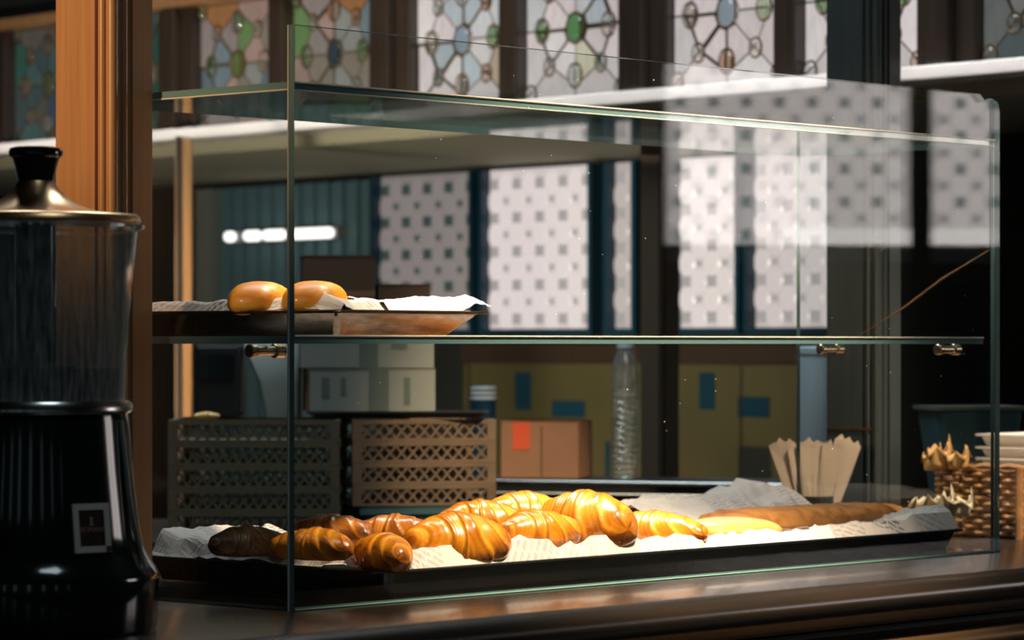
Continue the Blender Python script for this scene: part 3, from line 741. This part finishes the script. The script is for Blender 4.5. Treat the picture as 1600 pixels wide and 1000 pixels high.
croissant(1020, 858, 795, .120, -30, .15, .35, M['crust_gold'], 11, 'long glazed croissant right of the largest one, curling onto white paper', bands=3, flat=.8)
# pale roll
def loaf_mesh(name, m, Ln, Wd, H, seed, rough=.0, sq=2.4, taper=.0):
    NS, NR = 60, 32; vs, bk = [], []
    for i in range(NS + 1):
        t = -1 + 2 * i / NS
        e = max(0, 1 - abs(t) ** sq) ** (1 / sq) * (1 - taper * (t + 1) / 2)
        for k in range(NR):
            ph = 2 * math.pi * k / NR; c, s_ = math.cos(ph), math.sin(ph)
            c = math.copysign(abs(c) ** .8, c); s_ = math.copysign(abs(s_) ** .8, s_)
            n_ = noise.noise(Vector((t * Ln * 60, c * 2 + seed, s_ * 2))) * rough + noise.noise(Vector((t * Ln * 200, c * 6 + seed, s_ * 6))) * rough * .6
            y = Wd / 2 * c * (e * .8 + .2 if e > 0 else 0.02) * (1 + n_); z = H / 2 * s_ * max(e, .03) * (1 + n_)
            if s_ < 0: z *= .6
            vs.append(Vector((t * Ln / 2, y, z))); bk.append(.38 + .25 * s_ * (1 if rough else -.6) + n_ * 2.2)
    fs = [(i * NR + k, i * NR + (k + 1) % NR, (i + 1) * NR + (k + 1) % NR, (i + 1) * NR + k) for i in range(NS) for k in range(NR)]
    fs += [tuple(range(NR - 1, -1, -1)), tuple(NS * NR + k for k in range(NR))]
    z0 = min(v.z for v in vs)
    for v in vs: v.z -= z0
    me = bpy.data.meshes.new(name); me.from_pydata(vs, [], fs); me.materials.append(m)
    a_ = me.attributes.new('bake', 'FLOAT', 'POINT'); a_.data.foreach_set('value', bk)
    me.polygons.foreach_set('use_smooth', [True] * len(me.polygons))
    bm = bmesh.new(); bm.from_mesh(me); bmesh.ops.recalc_face_normals(bm, faces=bm.faces); bm.to_mesh(me); bm.free()
    return me
def loaf(name, px, ybot, b, ang, m, label, cat, Ln, Wd, H, seed, tilt=0, ty=0, group=None, **kw):
    a, Z, z = on_b(px, ybot, b)
    o = bpy.data.objects.new(name, loaf_mesh(name, m, Ln, Wd, H, seed, **kw)); COL.objects.link(o)
    o.location = cab(a, b, z); o.rotation_euler = (R(tilt), R(ty), R(ang)); return tag(o, label, cat, group)
loaf('bread_roll', 1148, 840, .120, 33, M['crust_roll'], 'pale yellow smooth oblong roll in front of the flat loaf', 'roll', .125, .045, .030, 2, ty=3)
loaf('flat_loaf', 1258, 830, .200, 42, M['crust_slab'], 'long flat orange-brown crusty loaf at the right end of the tray', 'loaf', .335, .075, .038, 4, rough=.13, sq=4.5)
loaf('bun', 406, 497, .170, 70, M['crust_bun'], 'left golden domed bun wrapped in paper on the upper tray', 'bun', .074, .060, .046, 5, group='buns on the upper tray', sq=2.1, rough=.022)
loaf('bun', 492, 496, .100, 70, M['crust_bun'], 'right golden domed bun on the upper tray, cut by the glass corner edge', 'bun', .070, .062, .045, 6, group='buns on the upper tray', sq=2.1, rough=.022)

# ================================================================== COFFEE GRINDER
GZ = 2.80; gx = (56 - 800) / F * GZ; k = GZ / F
def gy(y): return CZ - (y - HOR) * k - CT
gr = thing('coffee_grinder', (gx, GZ, CT), 0, 'black coffee grinder with clear domed bean hopper at the left of the case', 'coffee grinder')
base = MB().lathe([(.0, 0), (.104, 0), (.106, .004), (.1065, gy(925)), (.1075, gy(903)), (.1065, gy(893)), (.1015, gy(880)), (.0955, gy(860)), (.0915, gy(830)), (.0885, gy(790)), (.0845, gy(730)), (.081, gy(655)), (.080, gy(646)), (.0, gy(646))], 72)
body = base.obj('grinder_body', M['black_gloss'], gr, True)
MB().tube([(.1005, -.040, gy(883)), (.0945, -.034, gy(860)), (.0895, -.0315, gy(820)), (.0848, -.030, gy(770)), (.0815, -.028, gy(720)), (.077, -.027, gy(655))], .0026, 8).obj('edge_trim', M['chrome'], gr, True)
MB().lathe([(.0, gy(645.5)), (.082, gy(645.5)), (.0845, gy(641)), (.0845, gy(633)), (.082, gy(626)), (.0, gy(626))], 72).obj('collar', M['chrome'], gr, True)
hop = MB()
out = [(.0775, gy(625.5)), (.0785, gy(560)), (.0835, gy(450)), (.0885, gy(362))]
hop.lathe(out + [(r - .002, z) for r, z in out[::-1]], 72, cap=False)
hp = hop.obj('hopper', M['plastic_clear'], gr, True)
MB().lathe([(.0885, gy(361.5)), (.0905, gy(360)), (.0945, gy(357)), (.0945, gy(352)), (.0905, gy(350)), (.0865, gy(350)), (.0865, gy(361.5))], 72, cap=False).obj('hopper_rim', M['plastic_clear'], hp, True)
MB().lathe([(.0, gy(625)), (.0745, gy(625)), (.0752, gy(575)), (.05, gy(571)), (.0, gy(569))], 56).obj('ground_coffee', M['grounds'], gr, True)
MB().lathe([(.0, gy(568)), (.018, gy(568)), (.018, gy(345)), (.0, gy(345))], 24).obj('centre_tube', M['black_gloss'], gr, True)
lid = MB().lathe([(.0, gy(349)), (.0895, gy(349)), (.0915, gy(346)), (.0905, gy(339)), (.088, gy(335.5)), (.062, gy(334)), (.040, gy(322)), (.028, gy(309)), (.020, gy(296)), (.0155, gy(283)), (.0, gy(281))], 72).obj('lid', M['copper'], gr, True)
MB().lathe([(.0, gy(282.5)), (.0155, gy(282.5)), (.018, gy(262)), (.0205, gy(247)), (.0232, gy(244)), (.0238, gy(238)), (.0225, gy(232)), (.018, gy(230)), (.0, gy(230))], 40).obj('lid_knob', M['black_gloss'], lid, True)
# framed label on the body, facing front right
ph = R(-90 + 39); rad = .0915
lm = Matrix.Translation((rad * math.cos(ph), rad * math.sin(ph), gy(818))) @ Matrix.Rotation(ph + R(90), 4, 'Z') @ Matrix.Rotation(R(-7), 4, 'X')
fr = MB()
for (x0, x1, z0, z1) in ((-.018, .018, .0155, .021), (-.018, .018, -.021, -.0155), (-.018, -.0125, -.0155, .0155), (.0125, .018, -.0155, .0155)):
    fr.box(x0, x1, -.002, .0005, z0, z1, 0, lm)
fo = fr.obj('label_frame', mat('label_white', (.50, .49, .43), .5), gr)
MB().box(-.0125, .0125, -.0012, .0005, -.0155, .0155, 0, lm).obj('label_plate', mat('label_maroon', (.028, .014, .012), .4), fo)
MB().box(.0128, .0175, -.0026, -.002, -.0205, -.0158, 0, lm).obj('label_corner', M['gold'], fo)
def text(body, size, m, name, parent, mx):
    cu = bpy.data.curves.new(name, 'FONT'); cu.body = body; cu.size = size; cu.align_x = 'CENTER'; cu.align_y = 'CENTER'; cu.extrude = .0002
    t = bpy.data.objects.new('tmp_text', cu); COL.objects.link(t)
    bpy.context.view_layer.update()
    me = bpy.data.meshes.new_from_object(t.evaluated_get(bpy.context.evaluated_depsgraph_get()))
    bpy.data.objects.remove(t)
    me.transform(mx @ Matrix.Rotation(R(90), 4, 'X')); me.materials.clear(); me.materials.append(m)
    o = bpy.data.objects.new(name, me); COL.objects.link(o); o.parent = parent; return o
m_ink = mat('label_lettering', (.34, .19, .14), .5)
text('ROMANI', .0058, m_ink, 'lettering', fo, lm @ Matrix.Translation((0, -.0015, -.0015)))
em = MB(); em.box(-.0012, .0012, -.0016, -.0010, .003, .0095, 0, lm); em.box(-.0022, .0022, -.0016, -.0010, .0022, .0032, 0, lm)
em.obj('emblem', m_ink, fo)

# ================================================================== BEHIND THE CASE
bt = thing('back_counter', (-.75, 4.65, 0), 0, 'low dark back counter under the stacked crates', 'counter')
MB().box(-.95, .80, -.27, .27, 1.0, 1.033).obj('counter_top', M['black'], bt, bevel=.004)
MB().box(-.93, .78, -.25, .25, 0, 1.0).obj('counter_body', M['counter_dark'], bt)
# raised bar shelf with two metal lines
SHA = R(-18)
bs = thing('bar_shelf', at(1010, 752, 4.97).to_2d().to_3d(), SHA, 'black raised bar shelf with two bright metal edges behind the croissants', 'shelf')
z_s = at(1010, 752, 4.97).z
MB().box(-.31, .235, -.004, .16, z_s - .024, z_s).obj('shelf_top', M['black'], bs, bevel=.002)
MB().tube([(-.31, -.006, z_s - .003), (.235, -.006, z_s - .003)], .0035, 10).obj('metal_edge', M['chrome'], bs, True)
MB().tube([(-.31, -.006, z_s - .022), (.10, -.006, z_s - .022)], .0035, 10).obj('metal_edge', M['brass'], bs, True)
MB().box(-.30, .225, .01, .15, 0, z_s - .024).obj('shelf_body', M['counter_dark'], bs)
# crates
GCR = 'stacked lattice bread crates'
def crate_parts(Wd, Dp, H, m, nx):
    P = {}
    f = MB(); t = .006
    for y in (-Dp / 2, Dp / 2 - t):
        f.box(-Wd / 2, Wd / 2, y, y + t, H - .007, H - .0005); f.box(-Wd / 2, Wd / 2, y, y + t, 0, .004)
    for x in (-Wd / 2, Wd / 2 - t):
        f.box(x, x + t, -Dp / 2 + t, Dp / 2 - t, H - .007, H - .0005); f.box(x, x + t, -Dp / 2 + t, Dp / 2 - t, 0, .004)
    P['frame'] = f.mesh('crate_frame', m)
    cw = .013
    for x in (-Wd / 2, Wd / 2 - cw):
        for y in (-Dp / 2 - .0004, Dp / 2 - cw + .0004): P['corner_post %g %g' % (x, y)] = MB().box(x, x + cw, y, y + cw, .0, H - .0006).mesh('corner_post', m)
    P['floor_grid'] = MB().box(-Wd / 2 + .004, Wd / 2 - .004, -Dp / 2 + .004, Dp / 2 - .004, .0005, .0030).mesh('crate_floor', m)
    l = MB(); z0, z1 = .004, H - .007
    for y in (-Dp / 2 + .003, Dp / 2 - .003):
        x0, x1 = -Wd / 2 + cw, Wd / 2 - cw; dx = (x1 - x0) / nx
        for i in range(nx):
            l.bar((x0 + i * dx, y, z0), (x0 + (i + 1) * dx, y, z1), .0030, .0034, Vector((0, 1, 0))).bar((x0 + i * dx, y, z1), (x0 + (i + 1) * dx, y, z0), .0030, .0028, Vector((0, 1, 0)))
    P['lattice'] = l.mesh('lattice', m)
    return P
def crate_stack(n, px0, px1, ytop, Z, rz, Dp, m, nx, names, zb):
    q0, q1 = at(px0, ytop, Z), at(px1, ytop, Z)
    Wd = (px1 - px0) / F * Z / math.cos(rz) * 1.0
    H = (q0.z - zb) / n
    P = crate_parts(Wd, Dp, H, m, nx)
    c = Vector(((q0.x + q1.x) / 2, Z, 0)) + Vector((math.cos(rz + math.pi / 2), math.sin(rz + math.pi / 2), 0)) * Dp / 2
    for i in range(n):
        t = thing('bread_crate', (c.x, c.y, zb + i * H), rz, names[i], 'crate', GCR)
        for nm, me in P.items():
            o = link(nm.split()[0], me, t)
            if nm == 'lattice': o['kind'] = 'stuff'
ORD = ['bottom', 'second from bottom', 'middle', 'second from top', 'top']
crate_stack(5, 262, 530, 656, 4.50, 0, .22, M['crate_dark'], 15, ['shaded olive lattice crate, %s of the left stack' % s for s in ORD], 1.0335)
bl = thing('blue_bin', (at(665, 800, 4.55).x, 4.66, 1.0335), R(12), 'shallow dark blue bin under the right crate stack', 'bin')
zb2 = at(650, 790, 4.55).z
MB().loft([rrect(-.105, .105, -.10, .10, .01, 0), rrect(-.115, .115, -.11, .11, .01, zb2 - 1.0335 - .001)]).obj('bin_body', M['blue_plastic'], bl, True)
MB().box(-.118, .118, -.113, -.109, zb2 - 1.0335 - .012, zb2 - 1.0335 - .004).obj('bin_rim', M['teal_tub'], bl)
crate_stack(4, 552, 775, 655, 4.55, R(12), .20, M['crate'], 11, ['beige lattice crate in the light, %s of the right stack' % s for s in ('bottom', 'second from bottom', 'second from top', 'top')], zb2)
ctop = at(500, 656, 4.5).z + .0008
# little pastry end lying on the left stack
_p = at(322, 656, 4.50); 
o = bpy.data.objects.new('pastry_end', croissant_mesh('pastry_end', M['crust_roll'], .04, .007, .6, 44)); COL.objects.link(o)
o.location = (_p.x, 4.515, ctop); tag(o, 'small pale curled pastry end lying on the left crate stack', 'pastry')
# trays and boxes on the crates
t = thing('flat_tray', (at(622, 650, 4.6).x, 4.63, ctop + .0005), 0, 'thin dark flat tray on the right crate stack under the white boxes', 'tray')
MB().loft([rrect(-.115, .115, -.08, .08, .01, 0), rrect(-.130, .130, -.09, .09, .01, .008), rrect(-.128, .128, -.088, .088, .01, .008), rrect(-.113, .113, -.078, .078, .01, .002)]).obj('tray_body', M['black'], t, True)
def carton(name, px0, px1, y0, y1, Z, rz, dp, m, label, marks=(), z0=None, m_left=None, cat='box'):
    q = at((px0 + px1) / 2, y1, Z); wd = (px1 - px0) / F * Z / math.cos(rz); h = (y1 - y0) / F * Z
    nb = Vector((-math.sin(rz), math.cos(rz), 0)) * dp / 2
    zz = q.z if z0 is None else z0
    t = thing(name, (q.x + nb.x, q.y + nb.y, zz), rz, label, cat)
    b = MB(); b.box(-wd / 2, wd / 2, -dp / 2, dp / 2, 0, h)
    if m_left: b.m[5] = 1
    b.obj('box_body', [m, m_left or m], t, bevel=.0015)
    for (u0, u1, v0, v1, mm, nm) in marks:
        MB().box(-wd / 2 + u0 * wd, -wd / 2 + u1 * wd, -dp / 2 - .0008, -dp / 2 - .0002, v0 * h, v1 * h).obj(nm, mm, t)
    # lid seam
    MB().box(-wd / 2 - .0006, wd / 2 + .0006, -dp / 2 - .0006, dp / 2 + .0006, h * .985, h).obj('lid', m, t)
    return t, zz + h
t1, zt = carton('white_carton', 484, 680, 585, 652, 4.56, R(8), .12, M['white_card'], 'white printed carton lying on the flat dark tray', 
    ((.47, .63, .02, .98, M['print_grey'], 'printed_band'), (.10, .16, .35, .80, M['print_grey'], 'printed_figure'), (.25, .29, .40, .80, M['print_grey'], 'printed_figure'), (.75, .80, .15, .80, M['print_grey'], 'printed_figure')), z0=ctop + .0092, m_left=M['cardboard'])
t2, zt2 = carton('white_carton', 470, 678, 528, 584, 4.57, R(5), .115, M['white_card'], 'blue-grey shaded white carton on top of the printed carton',
    ((.44, .58, .0, .9, M['print_grey'], 'printed_band'), (.68, .80, .55, .75, M['print_grey'], 'printed_mark')), z0=zt + .0005)
carton('cardboard_box', 474, 586, 407, 527, 4.58, R(6), .11, M['cardboard_dark'], 'tall brown cardboard box behind the right bun', z0=zt2 + .0008, marks=((.0, 1, .46, .54, M['cardboard'], 'packing_tape'),))
carton('cardboard_box', 592, 672, 452, 527, 4.58, R(6), .10, M['cardboard_dark'], 'low brown cardboard box behind the white paper of the upper tray', z0=zt2 + .0008, marks=((.0, 1, .46, .54, M['cardboard'], 'packing_tape'),))
# leaning paper sack and black machine at left
sk = thing('paper_sack', (at(436, 655, 4.62).x, 4.66, ctop), 0, 'pale grey paper sack with a slanted edge left of the white cartons', 'sack')
MB().loft([rrect(-.020, .028, -.04, .04, .006, 0), rrect(-.030, .029, -.04, .04, .006, .05), rrect(-.052, .030, -.03, .03, .006, .10), rrect(-.056, .030, -.004, .004, .003, .125)]).obj('sack_body', M['white_card'], sk, True)
bmch = thing('black_machine', (at(352, 655, 4.62).x, 4.66, ctop), 0, 'black boxy appliance standing on the left crates behind the pin', 'appliance')
MB().box(-.044, .022, -.05, .05, 0, .105).obj('machine_body', M['black'], bmch, bevel=.006)
MB().box(-.036, .014, -.052, -.0505, .055, .09).obj('machine_panel', M['black_gloss'], bmch)
# cardboard box with red label
cb, _ = carton('cardboard_box', 782, 903, 656, 746, 5.06, R(-14), .10, M['cardboard'], 'brown cardboard box with a red label right of the crates', ((.16, .38, .50, .97, M['red_label'], 'red_label'), (.52, .54, .0, .9, M['cardboard_dark'], 'printed_arc')), z0=z_s + .0005)
# blue tub with stacked lids behind
tb = thing('blue_tub', (at(755, 655, 5.16).x, 5.16, z_s), 0, 'blue tub topped with pale lids behind the cardboard box', 'tub')
zt = at(755, 625, 5.16).z - z_s
MB().lathe([(.0, 0), (.018, 0), (.021, zt), (.0, zt)], 28).obj('tub_body', M['blue_tile'], tb, True)
for i in range(3): MB().lathe([(.0, zt + .001 + i * .008), (.0215, zt + .001 + i * .008), (.0215, zt + .006 + i * .008), (.0, zt + .0065 + i * .008)], 28).obj('lid', M['steel_pale'], tb, True)
# water bottle
wb_ = at(977, 751, 5.03); kz = 5.03 / F
bo = thing('water_bottle', (wb_.x, 5.035, z_s), 0, 'clear ribbed plastic water bottle standing on the black bar shelf', 'bottle')
pr = [(.0, .0008), (.019, .0008), (.0215, .004)]
H = 215 * kz
for i in range(60):
    z = .006 + (H * .62 - .006) * i / 59
    pr.append((.0215 - .0018 * (.5 + .5 * math.cos(i * math.pi / 2)), z))
pr += [(.0215, H * .66), (.0218, H * .72), (.0205, H * .80), (.0170, H * .88), (.0125, H * .94), (.0115, H * .955), (.0, H * .955)]
MB().lathe(pr, 40).obj('bottle_body', M['bottle'], bo, True)
for i in range(9):                            # slanted grip ribs
    z = .03 + i * .011
    MB().tube([(.0216 * math.cos(t * math.pi / 12), .0216 * math.sin(t * math.pi / 12), z + .005 * math.sin(t * math.pi / 6)) for t in range(24)], .0010, 5, closed=True).obj('rib', M['bottle'], bo, True)
MB().lathe([(.0, .002), (.0185, .002), (.0200, .006), (.0195, H * .45), (.0, H * .45)], 32).obj('water', M['water'], bo, True)
MB().lathe([(.0, H * .956), (.0135, H * .956), (.0135, H * 1.0), (.012, H * 1.005), (.0, H * 1.005)], 28).obj('cap', M['steel_pale'], bo, True)
# posts of the recess
def sqpost(name, px, Z, w1, rz, z0, z1, m, label):
    t = thing(name, (at(px, 0, Z).x, Z, z0), rz, label, 'post')
    MB().box(-w1 / 2, w1 / 2, -w1 / 2, w1 / 2, 0, z1 - z0).obj('post_shaft', m, t, bevel=.004)
    MB().box(-w1 / 2 - .003, -w1 / 2 + .006, -w1 / 2 - .003, -w1 / 2 + .006, 0, z1 - z0).obj('bead', M['wood_dark'], t, bevel=.002)
    return t
sqpost('square_post', 1031, 5.38, .048, R(48), .0, LZ - .048, mat('umber_wood', (.10, .070, .045), .5), 'dark square post standing just right of the water bottle')
sqpost('square_post', 287, 5.72, .027, R(20), .0, LZ - .048, M['wood_warm'], 'narrow orange-lit wooden post right of the varnished post at left')
sp = thing('steel_canister', (at(1293, 0, 4.72).x, 4.78, CT), 0, 'pale blue-grey round steel canister behind the paper bags', 'canister')
hc = at(1293, 541, 4.74).z - CT
MB().lathe([(.0, 0), (.036, 0), (.0375, .003), (.0375, hc - .012), (.0, hc - .012)], 40).obj('canister_body', M['steel_pale'], sp, True)
MB().lathe([(.0, hc - .0115), (.039, hc - .0115), (.039, hc - .003), (.036, hc), (.0, hc)], 40).obj('lid', M['steel_pale'], sp, True)
MB().lathe([(.0377, .02), (.0385, .022), (.0385, .03), (.0377, .032)], 40, cap=False).obj('band', M['chrome'], sp, True)
# paper bags fanned in a holder
hb = thing('bag_holder', cab(1.325, .395, CT), TH, 'black holder at the foot of the dark post, hidden behind the loaf', 'holder')
MB().lathe([(.0, 0), (.024, 0), (.026, .05), (.024, .05), (.022, .003), (.0, .003)], 28).obj('holder_body', M['black'], hb, True)
random.seed(11)
hbp = cab(1.325, .395, CT)
for i in range(9):
    fxn = -1 + 2 * i / 8
    lean = fxn * 17 + random.uniform(-1.5, 1.5)
    h = .125 + random.uniform(-.008, .006); wd = .022
    m_ = MB(); pts = []
    for (x, z) in ((-wd * .35, 0), (wd * .35, 0), (wd * .55, h * .6), (wd * .62, h * .93), (wd * .30, h * 1.0), (wd * .05, h * .95), (-wd * .2, h * 1.01), (-wd * .6, h * .95), (-wd * .52, h * .6)):
        pts.append((x + random.uniform(-.001, .001), z + random.uniform(-.003, .003)))
    m_.prism(pts, lambda p, d: Vector((p[0], d + .002 * math.sin(p[1] * 90), p[1])), -.0009, .0009)
    pl_ = MB()
    for q in (-.3, .25): pl_.bar((wd * q * .7, -.0014, .01), (wd * q * 1.4, -.0014, h * .9), .0022, .0010, Vector((0, 1, 0)))
    nm = 'fanned brown paper bag, %s in the holder by the dark post' % ('leftmost', 'second from left', 'third from left', 'fourth from left', 'middle one', 'fourth from right', 'third from right', 'second from right', 'rightmost')[i]
    t = thing('paper_bag', hbp + Vector((fxn * .013, -.004 + .0022 * (i % 3), .004)), 0, nm, 'paper bag', 'brown paper bags in the holder')
    t.rotation_euler = (0, R(lean), R(random.uniform(-12, 12)))
    m_.obj('bag_sheet', M['kraft'], t); pl_.obj('bag_fold', M['kraft'], t)
# small glasses on the rear of the counter
for i, (px, y) in enumerate(((1036, 795), (1071, 792), (1110, 791), (1158, 789))):
    p = at(px, y, 4.10); h = p.z - CT
    g = thing('shot_glass', (p.x, 4.10, CT), 0, '%s of four small blue-rimmed glasses behind the flat loaf' % ('leftmost', 'second from left', 'third from left', 'rightmost')[i], 'glass', 'small glasses behind the loaf')
    MB().lathe([(.0, 0), (.0105, 0), (.0128, h), (.0118, h), (.0095, .003), (.0, .003)], 24).obj('glass_body', M['bottle'], g, True)
    MB().lathe([(.0122, h - .006), (.0131, h - .006), (.0133, h - .001), (.0126, h - .001)], 24, cap=False).obj('blue_rim', mat('blue_rim', (.10, .22, .34), .2), g, True)

# ================================================================== BASKET, DISHES, TUB (right)
BK = cab(1.395, .118, CT); bw, bd, bh = .30, .136, .092
bk = thing('wicker_basket', BK, TH, 'brown woven wicker basket on the counter right of the case', 'basket')
def loop(x0, x1, y0, y1, step):
    pts = []
    n = max(2, round((x1 - x0) / step)); m_ = max(2, round((y1 - y0) / step))
    for i in range(n): pts.append((x0 + (x1 - x0) * i / n, y0))
    for i in range(m_): pts.append((x1, y0 + (y1 - y0) * i / m_))
    for i in range(n): pts.append((x1 - (x1 - x0) * i / n, y1))
    for i in range(m_): pts.append((x0, y1 - (y1 - y0) * i / m_))
    return pts
base_l = loop(.004, bw - .004, .004, bd - .004, .0075)
rows = 11
for r_ in range(rows):
    z = .006 + (bh - .016) * r_ / (rows - 1); pts = []
    for i, (x, y) in enumerate(base_l):
        s_ = .0032 * math.cos(i * math.pi / 2 + r_ * math.pi) 
        cx, cy = bw / 2, bd / 2; ex, ey = 0, 0
        if abs(x - .004) < 1e-6: ex = -1
        elif abs(x - bw + .004) < 1e-6: ex = 1
        if abs(y - .004) < 1e-6: ey = -1
        elif abs(y - bd + .004) < 1e-6: ey = 1
        pts.append((x + ex * s_, y + ey * s_, z + random.uniform(-.0008, .0008)))
    MB().tube(pts, .0036, 6, closed=True).obj('woven_strand', M['wicker'], bk, True)
for i, (x, y) in enumerate(base_l[::4]):
    MB().tube([(x, y, .001), (x, y, bh - .003)], .0022, 6).obj('stake', M['wicker_dark'], bk, True)
for r_ in range(2):
    MB().tube([(x, y, bh - .004 + r_ * .0045 + .0015 * math.sin(i * 1.3 + r_ * 3)) for i, (x, y) in enumerate(base_l)], .0042, 6, closed=True).obj('rim_braid', M['wicker'], bk, True)
MB().box(.006, bw - .006, .006, bd - .006, .001, .005).obj('basket_floor', M['wicker_dark'], bk)
MB().tube([(.002, .002, .0), (.002, .002, bh)], .0055, 8).obj('corner_stake', M['wicker'], bk, True)
GD = 'white dishes stacked in the basket'
zb0 = .006
for i, nm in enumerate(('bottom', 'second from bottom', 'second from top', 'topmost')):
    zr = (.092, .102, .1165, .133)[i]
    d = thing('white_dish', cab(1.395 + .168, .118 + .062, CT + (.030, .0718, .0855, .1005)[i]), TH, '%s white rectangular ceramic dish of the stack standing in the basket' % nm, 'dish', GD)
    h = zr - (.030, .0718, .0855, .1005)[i]
    ww, dd = .115, .048; tp_ = .022 if i else .020
    MB().loft([rrect(-ww + tp_, ww - tp_, -dd + tp_ * .7, dd - tp_ * .7, .008, 0), rrect(-ww + .006, ww - .006, -dd + .006, dd - .006, .01, h - .004), rrect(-ww, ww, -dd, dd, .01, h - .003), rrect(-ww, ww, -dd, dd, .01, h),
               rrect(-ww + .005, ww - .005, -dd + .005, dd - .005, .01, h - .001), rrect(-ww + tp_ + .002, ww - tp_ - .002, -dd + tp_, dd - tp_, .008, .002)]).obj('dish_body', M['white_dish'], d, True)
def tulip(px, ybot, ytop, Z, r0, r1, seed, label, m, group, spikes=7):
    rn = random.Random(seed); p = at(px, ybot, Z); h = (ybot - ytop) / F * Z; n = spikes * 4
    sv = [rn.uniform(.15, 1.0) for _ in range(spikes)]; sv[0] = 1
    rings = []
    for j in range(7):
        t_ = j / 6; ring = []
        for k_ in range(n):
            an = 2 * math.pi * k_ / n; sp_ = abs(((k_ % 4) - 2)) / 2
            rr = (r0 + (r1 - r0) * t_) * (1 + .16 * math.cos(an * spikes) * t_)
            q_ = sv[((k_ + 2) // 4) % spikes]; z = h * t_ * (1 - (.22 + .38 * sp_ + .28 * (1 - q_)) * t_ ** 2 * (1 if sp_ or q_ < .95 else 0)) + (rn.uniform(-.004, .002) if j == 6 else 0)
            ring.append(Vector((rr * math.cos(an), rr * math.sin(an), max(z, 0))))
        rings.append(ring)
    mb = MB().loft(rings, cap=False)
    o = mb.obj('tulip_wrapper', m, None, True); o.location = p; so = o.modifiers.new('solid', 'SOLIDIFY'); so.thickness = .0006
    return tag(o, label, 'paper wrapper', group)
GT_ = 'pointed parchment baking cups'
tulip(1468, 733, 676, 4.18, .014, .017, 1, 'orange-brown parchment cup with tall torn point, left end of the basket', M['parchment'], GT_, 5)
tulip(1497, 733, 692, 4.16, .012, .016, 2, 'yellow parchment cup leaning against the white dishes in the basket', M['parchment'], GT_, 5)
tulip(1457, 735, 690, 4.22, .011, .014, 3, 'short brown parchment cup beside the dark post at the basket', M['parchment'], GT_, 5)
tulip(1458, 806, 757, 4.02, .020, .028, 4, 'pale spiky parchment cup behind the newspaper at the tray end', M['parchment_pale'], GT_, 8)
tulip(1494, 806, 762, 4.03, .016, .024, 5, 'pale spiky parchment cup nearest the right end pane', M['parchment_pale'], GT_, 7)
# folded newspaper flap standing at the tray's far end
tt = thing('plastic_tub', (at(1515, 640, 4.62).x, 4.62, CT), R(10), 'dark teal tapered tub with grey rim behind the white dishes', 'tub')
ht = at(1515, 634, 4.62).z - CT
MB().loft([rrect(-.045, .045, -.04, .04, .012, 0), rrect(-.064, .064, -.055, .055, .012, ht - .006)]).obj('tub_body', M['teal_tub'], tt, True)
MB().loft([rrect(-.067, .067, -.058, .058, .012, ht - .007), rrect(-.070, .070, -.061, .061, .012, ht - .005), rrect(-.070, .070, -.061, .061, .012, ht), rrect(-.064, .064, -.055, .055, .012, ht)]).obj('tub_rim', M['tub_rim'], tt, True)
# thin stick leaning inside the right end of the case
pts = [(1345, 523, .235), (1413, 480, .165), (1470, 437, .115), (1553, 386, .035)]
Q = []
for px, y, b in pts:
    a, Z, z = on_b(px, y, b); Q.append(cab(a, b, z))
kk = thing('wooden_skewer', Q[0], 0, 'thin wooden skewer leaning across the right end of the glass shelf', 'skewer')
MB().tube([q - Q[0] for q in Q], [.0005, .0012, .0015, .0005], 8).obj('skewer_stick', M['wicker'], kk, True)
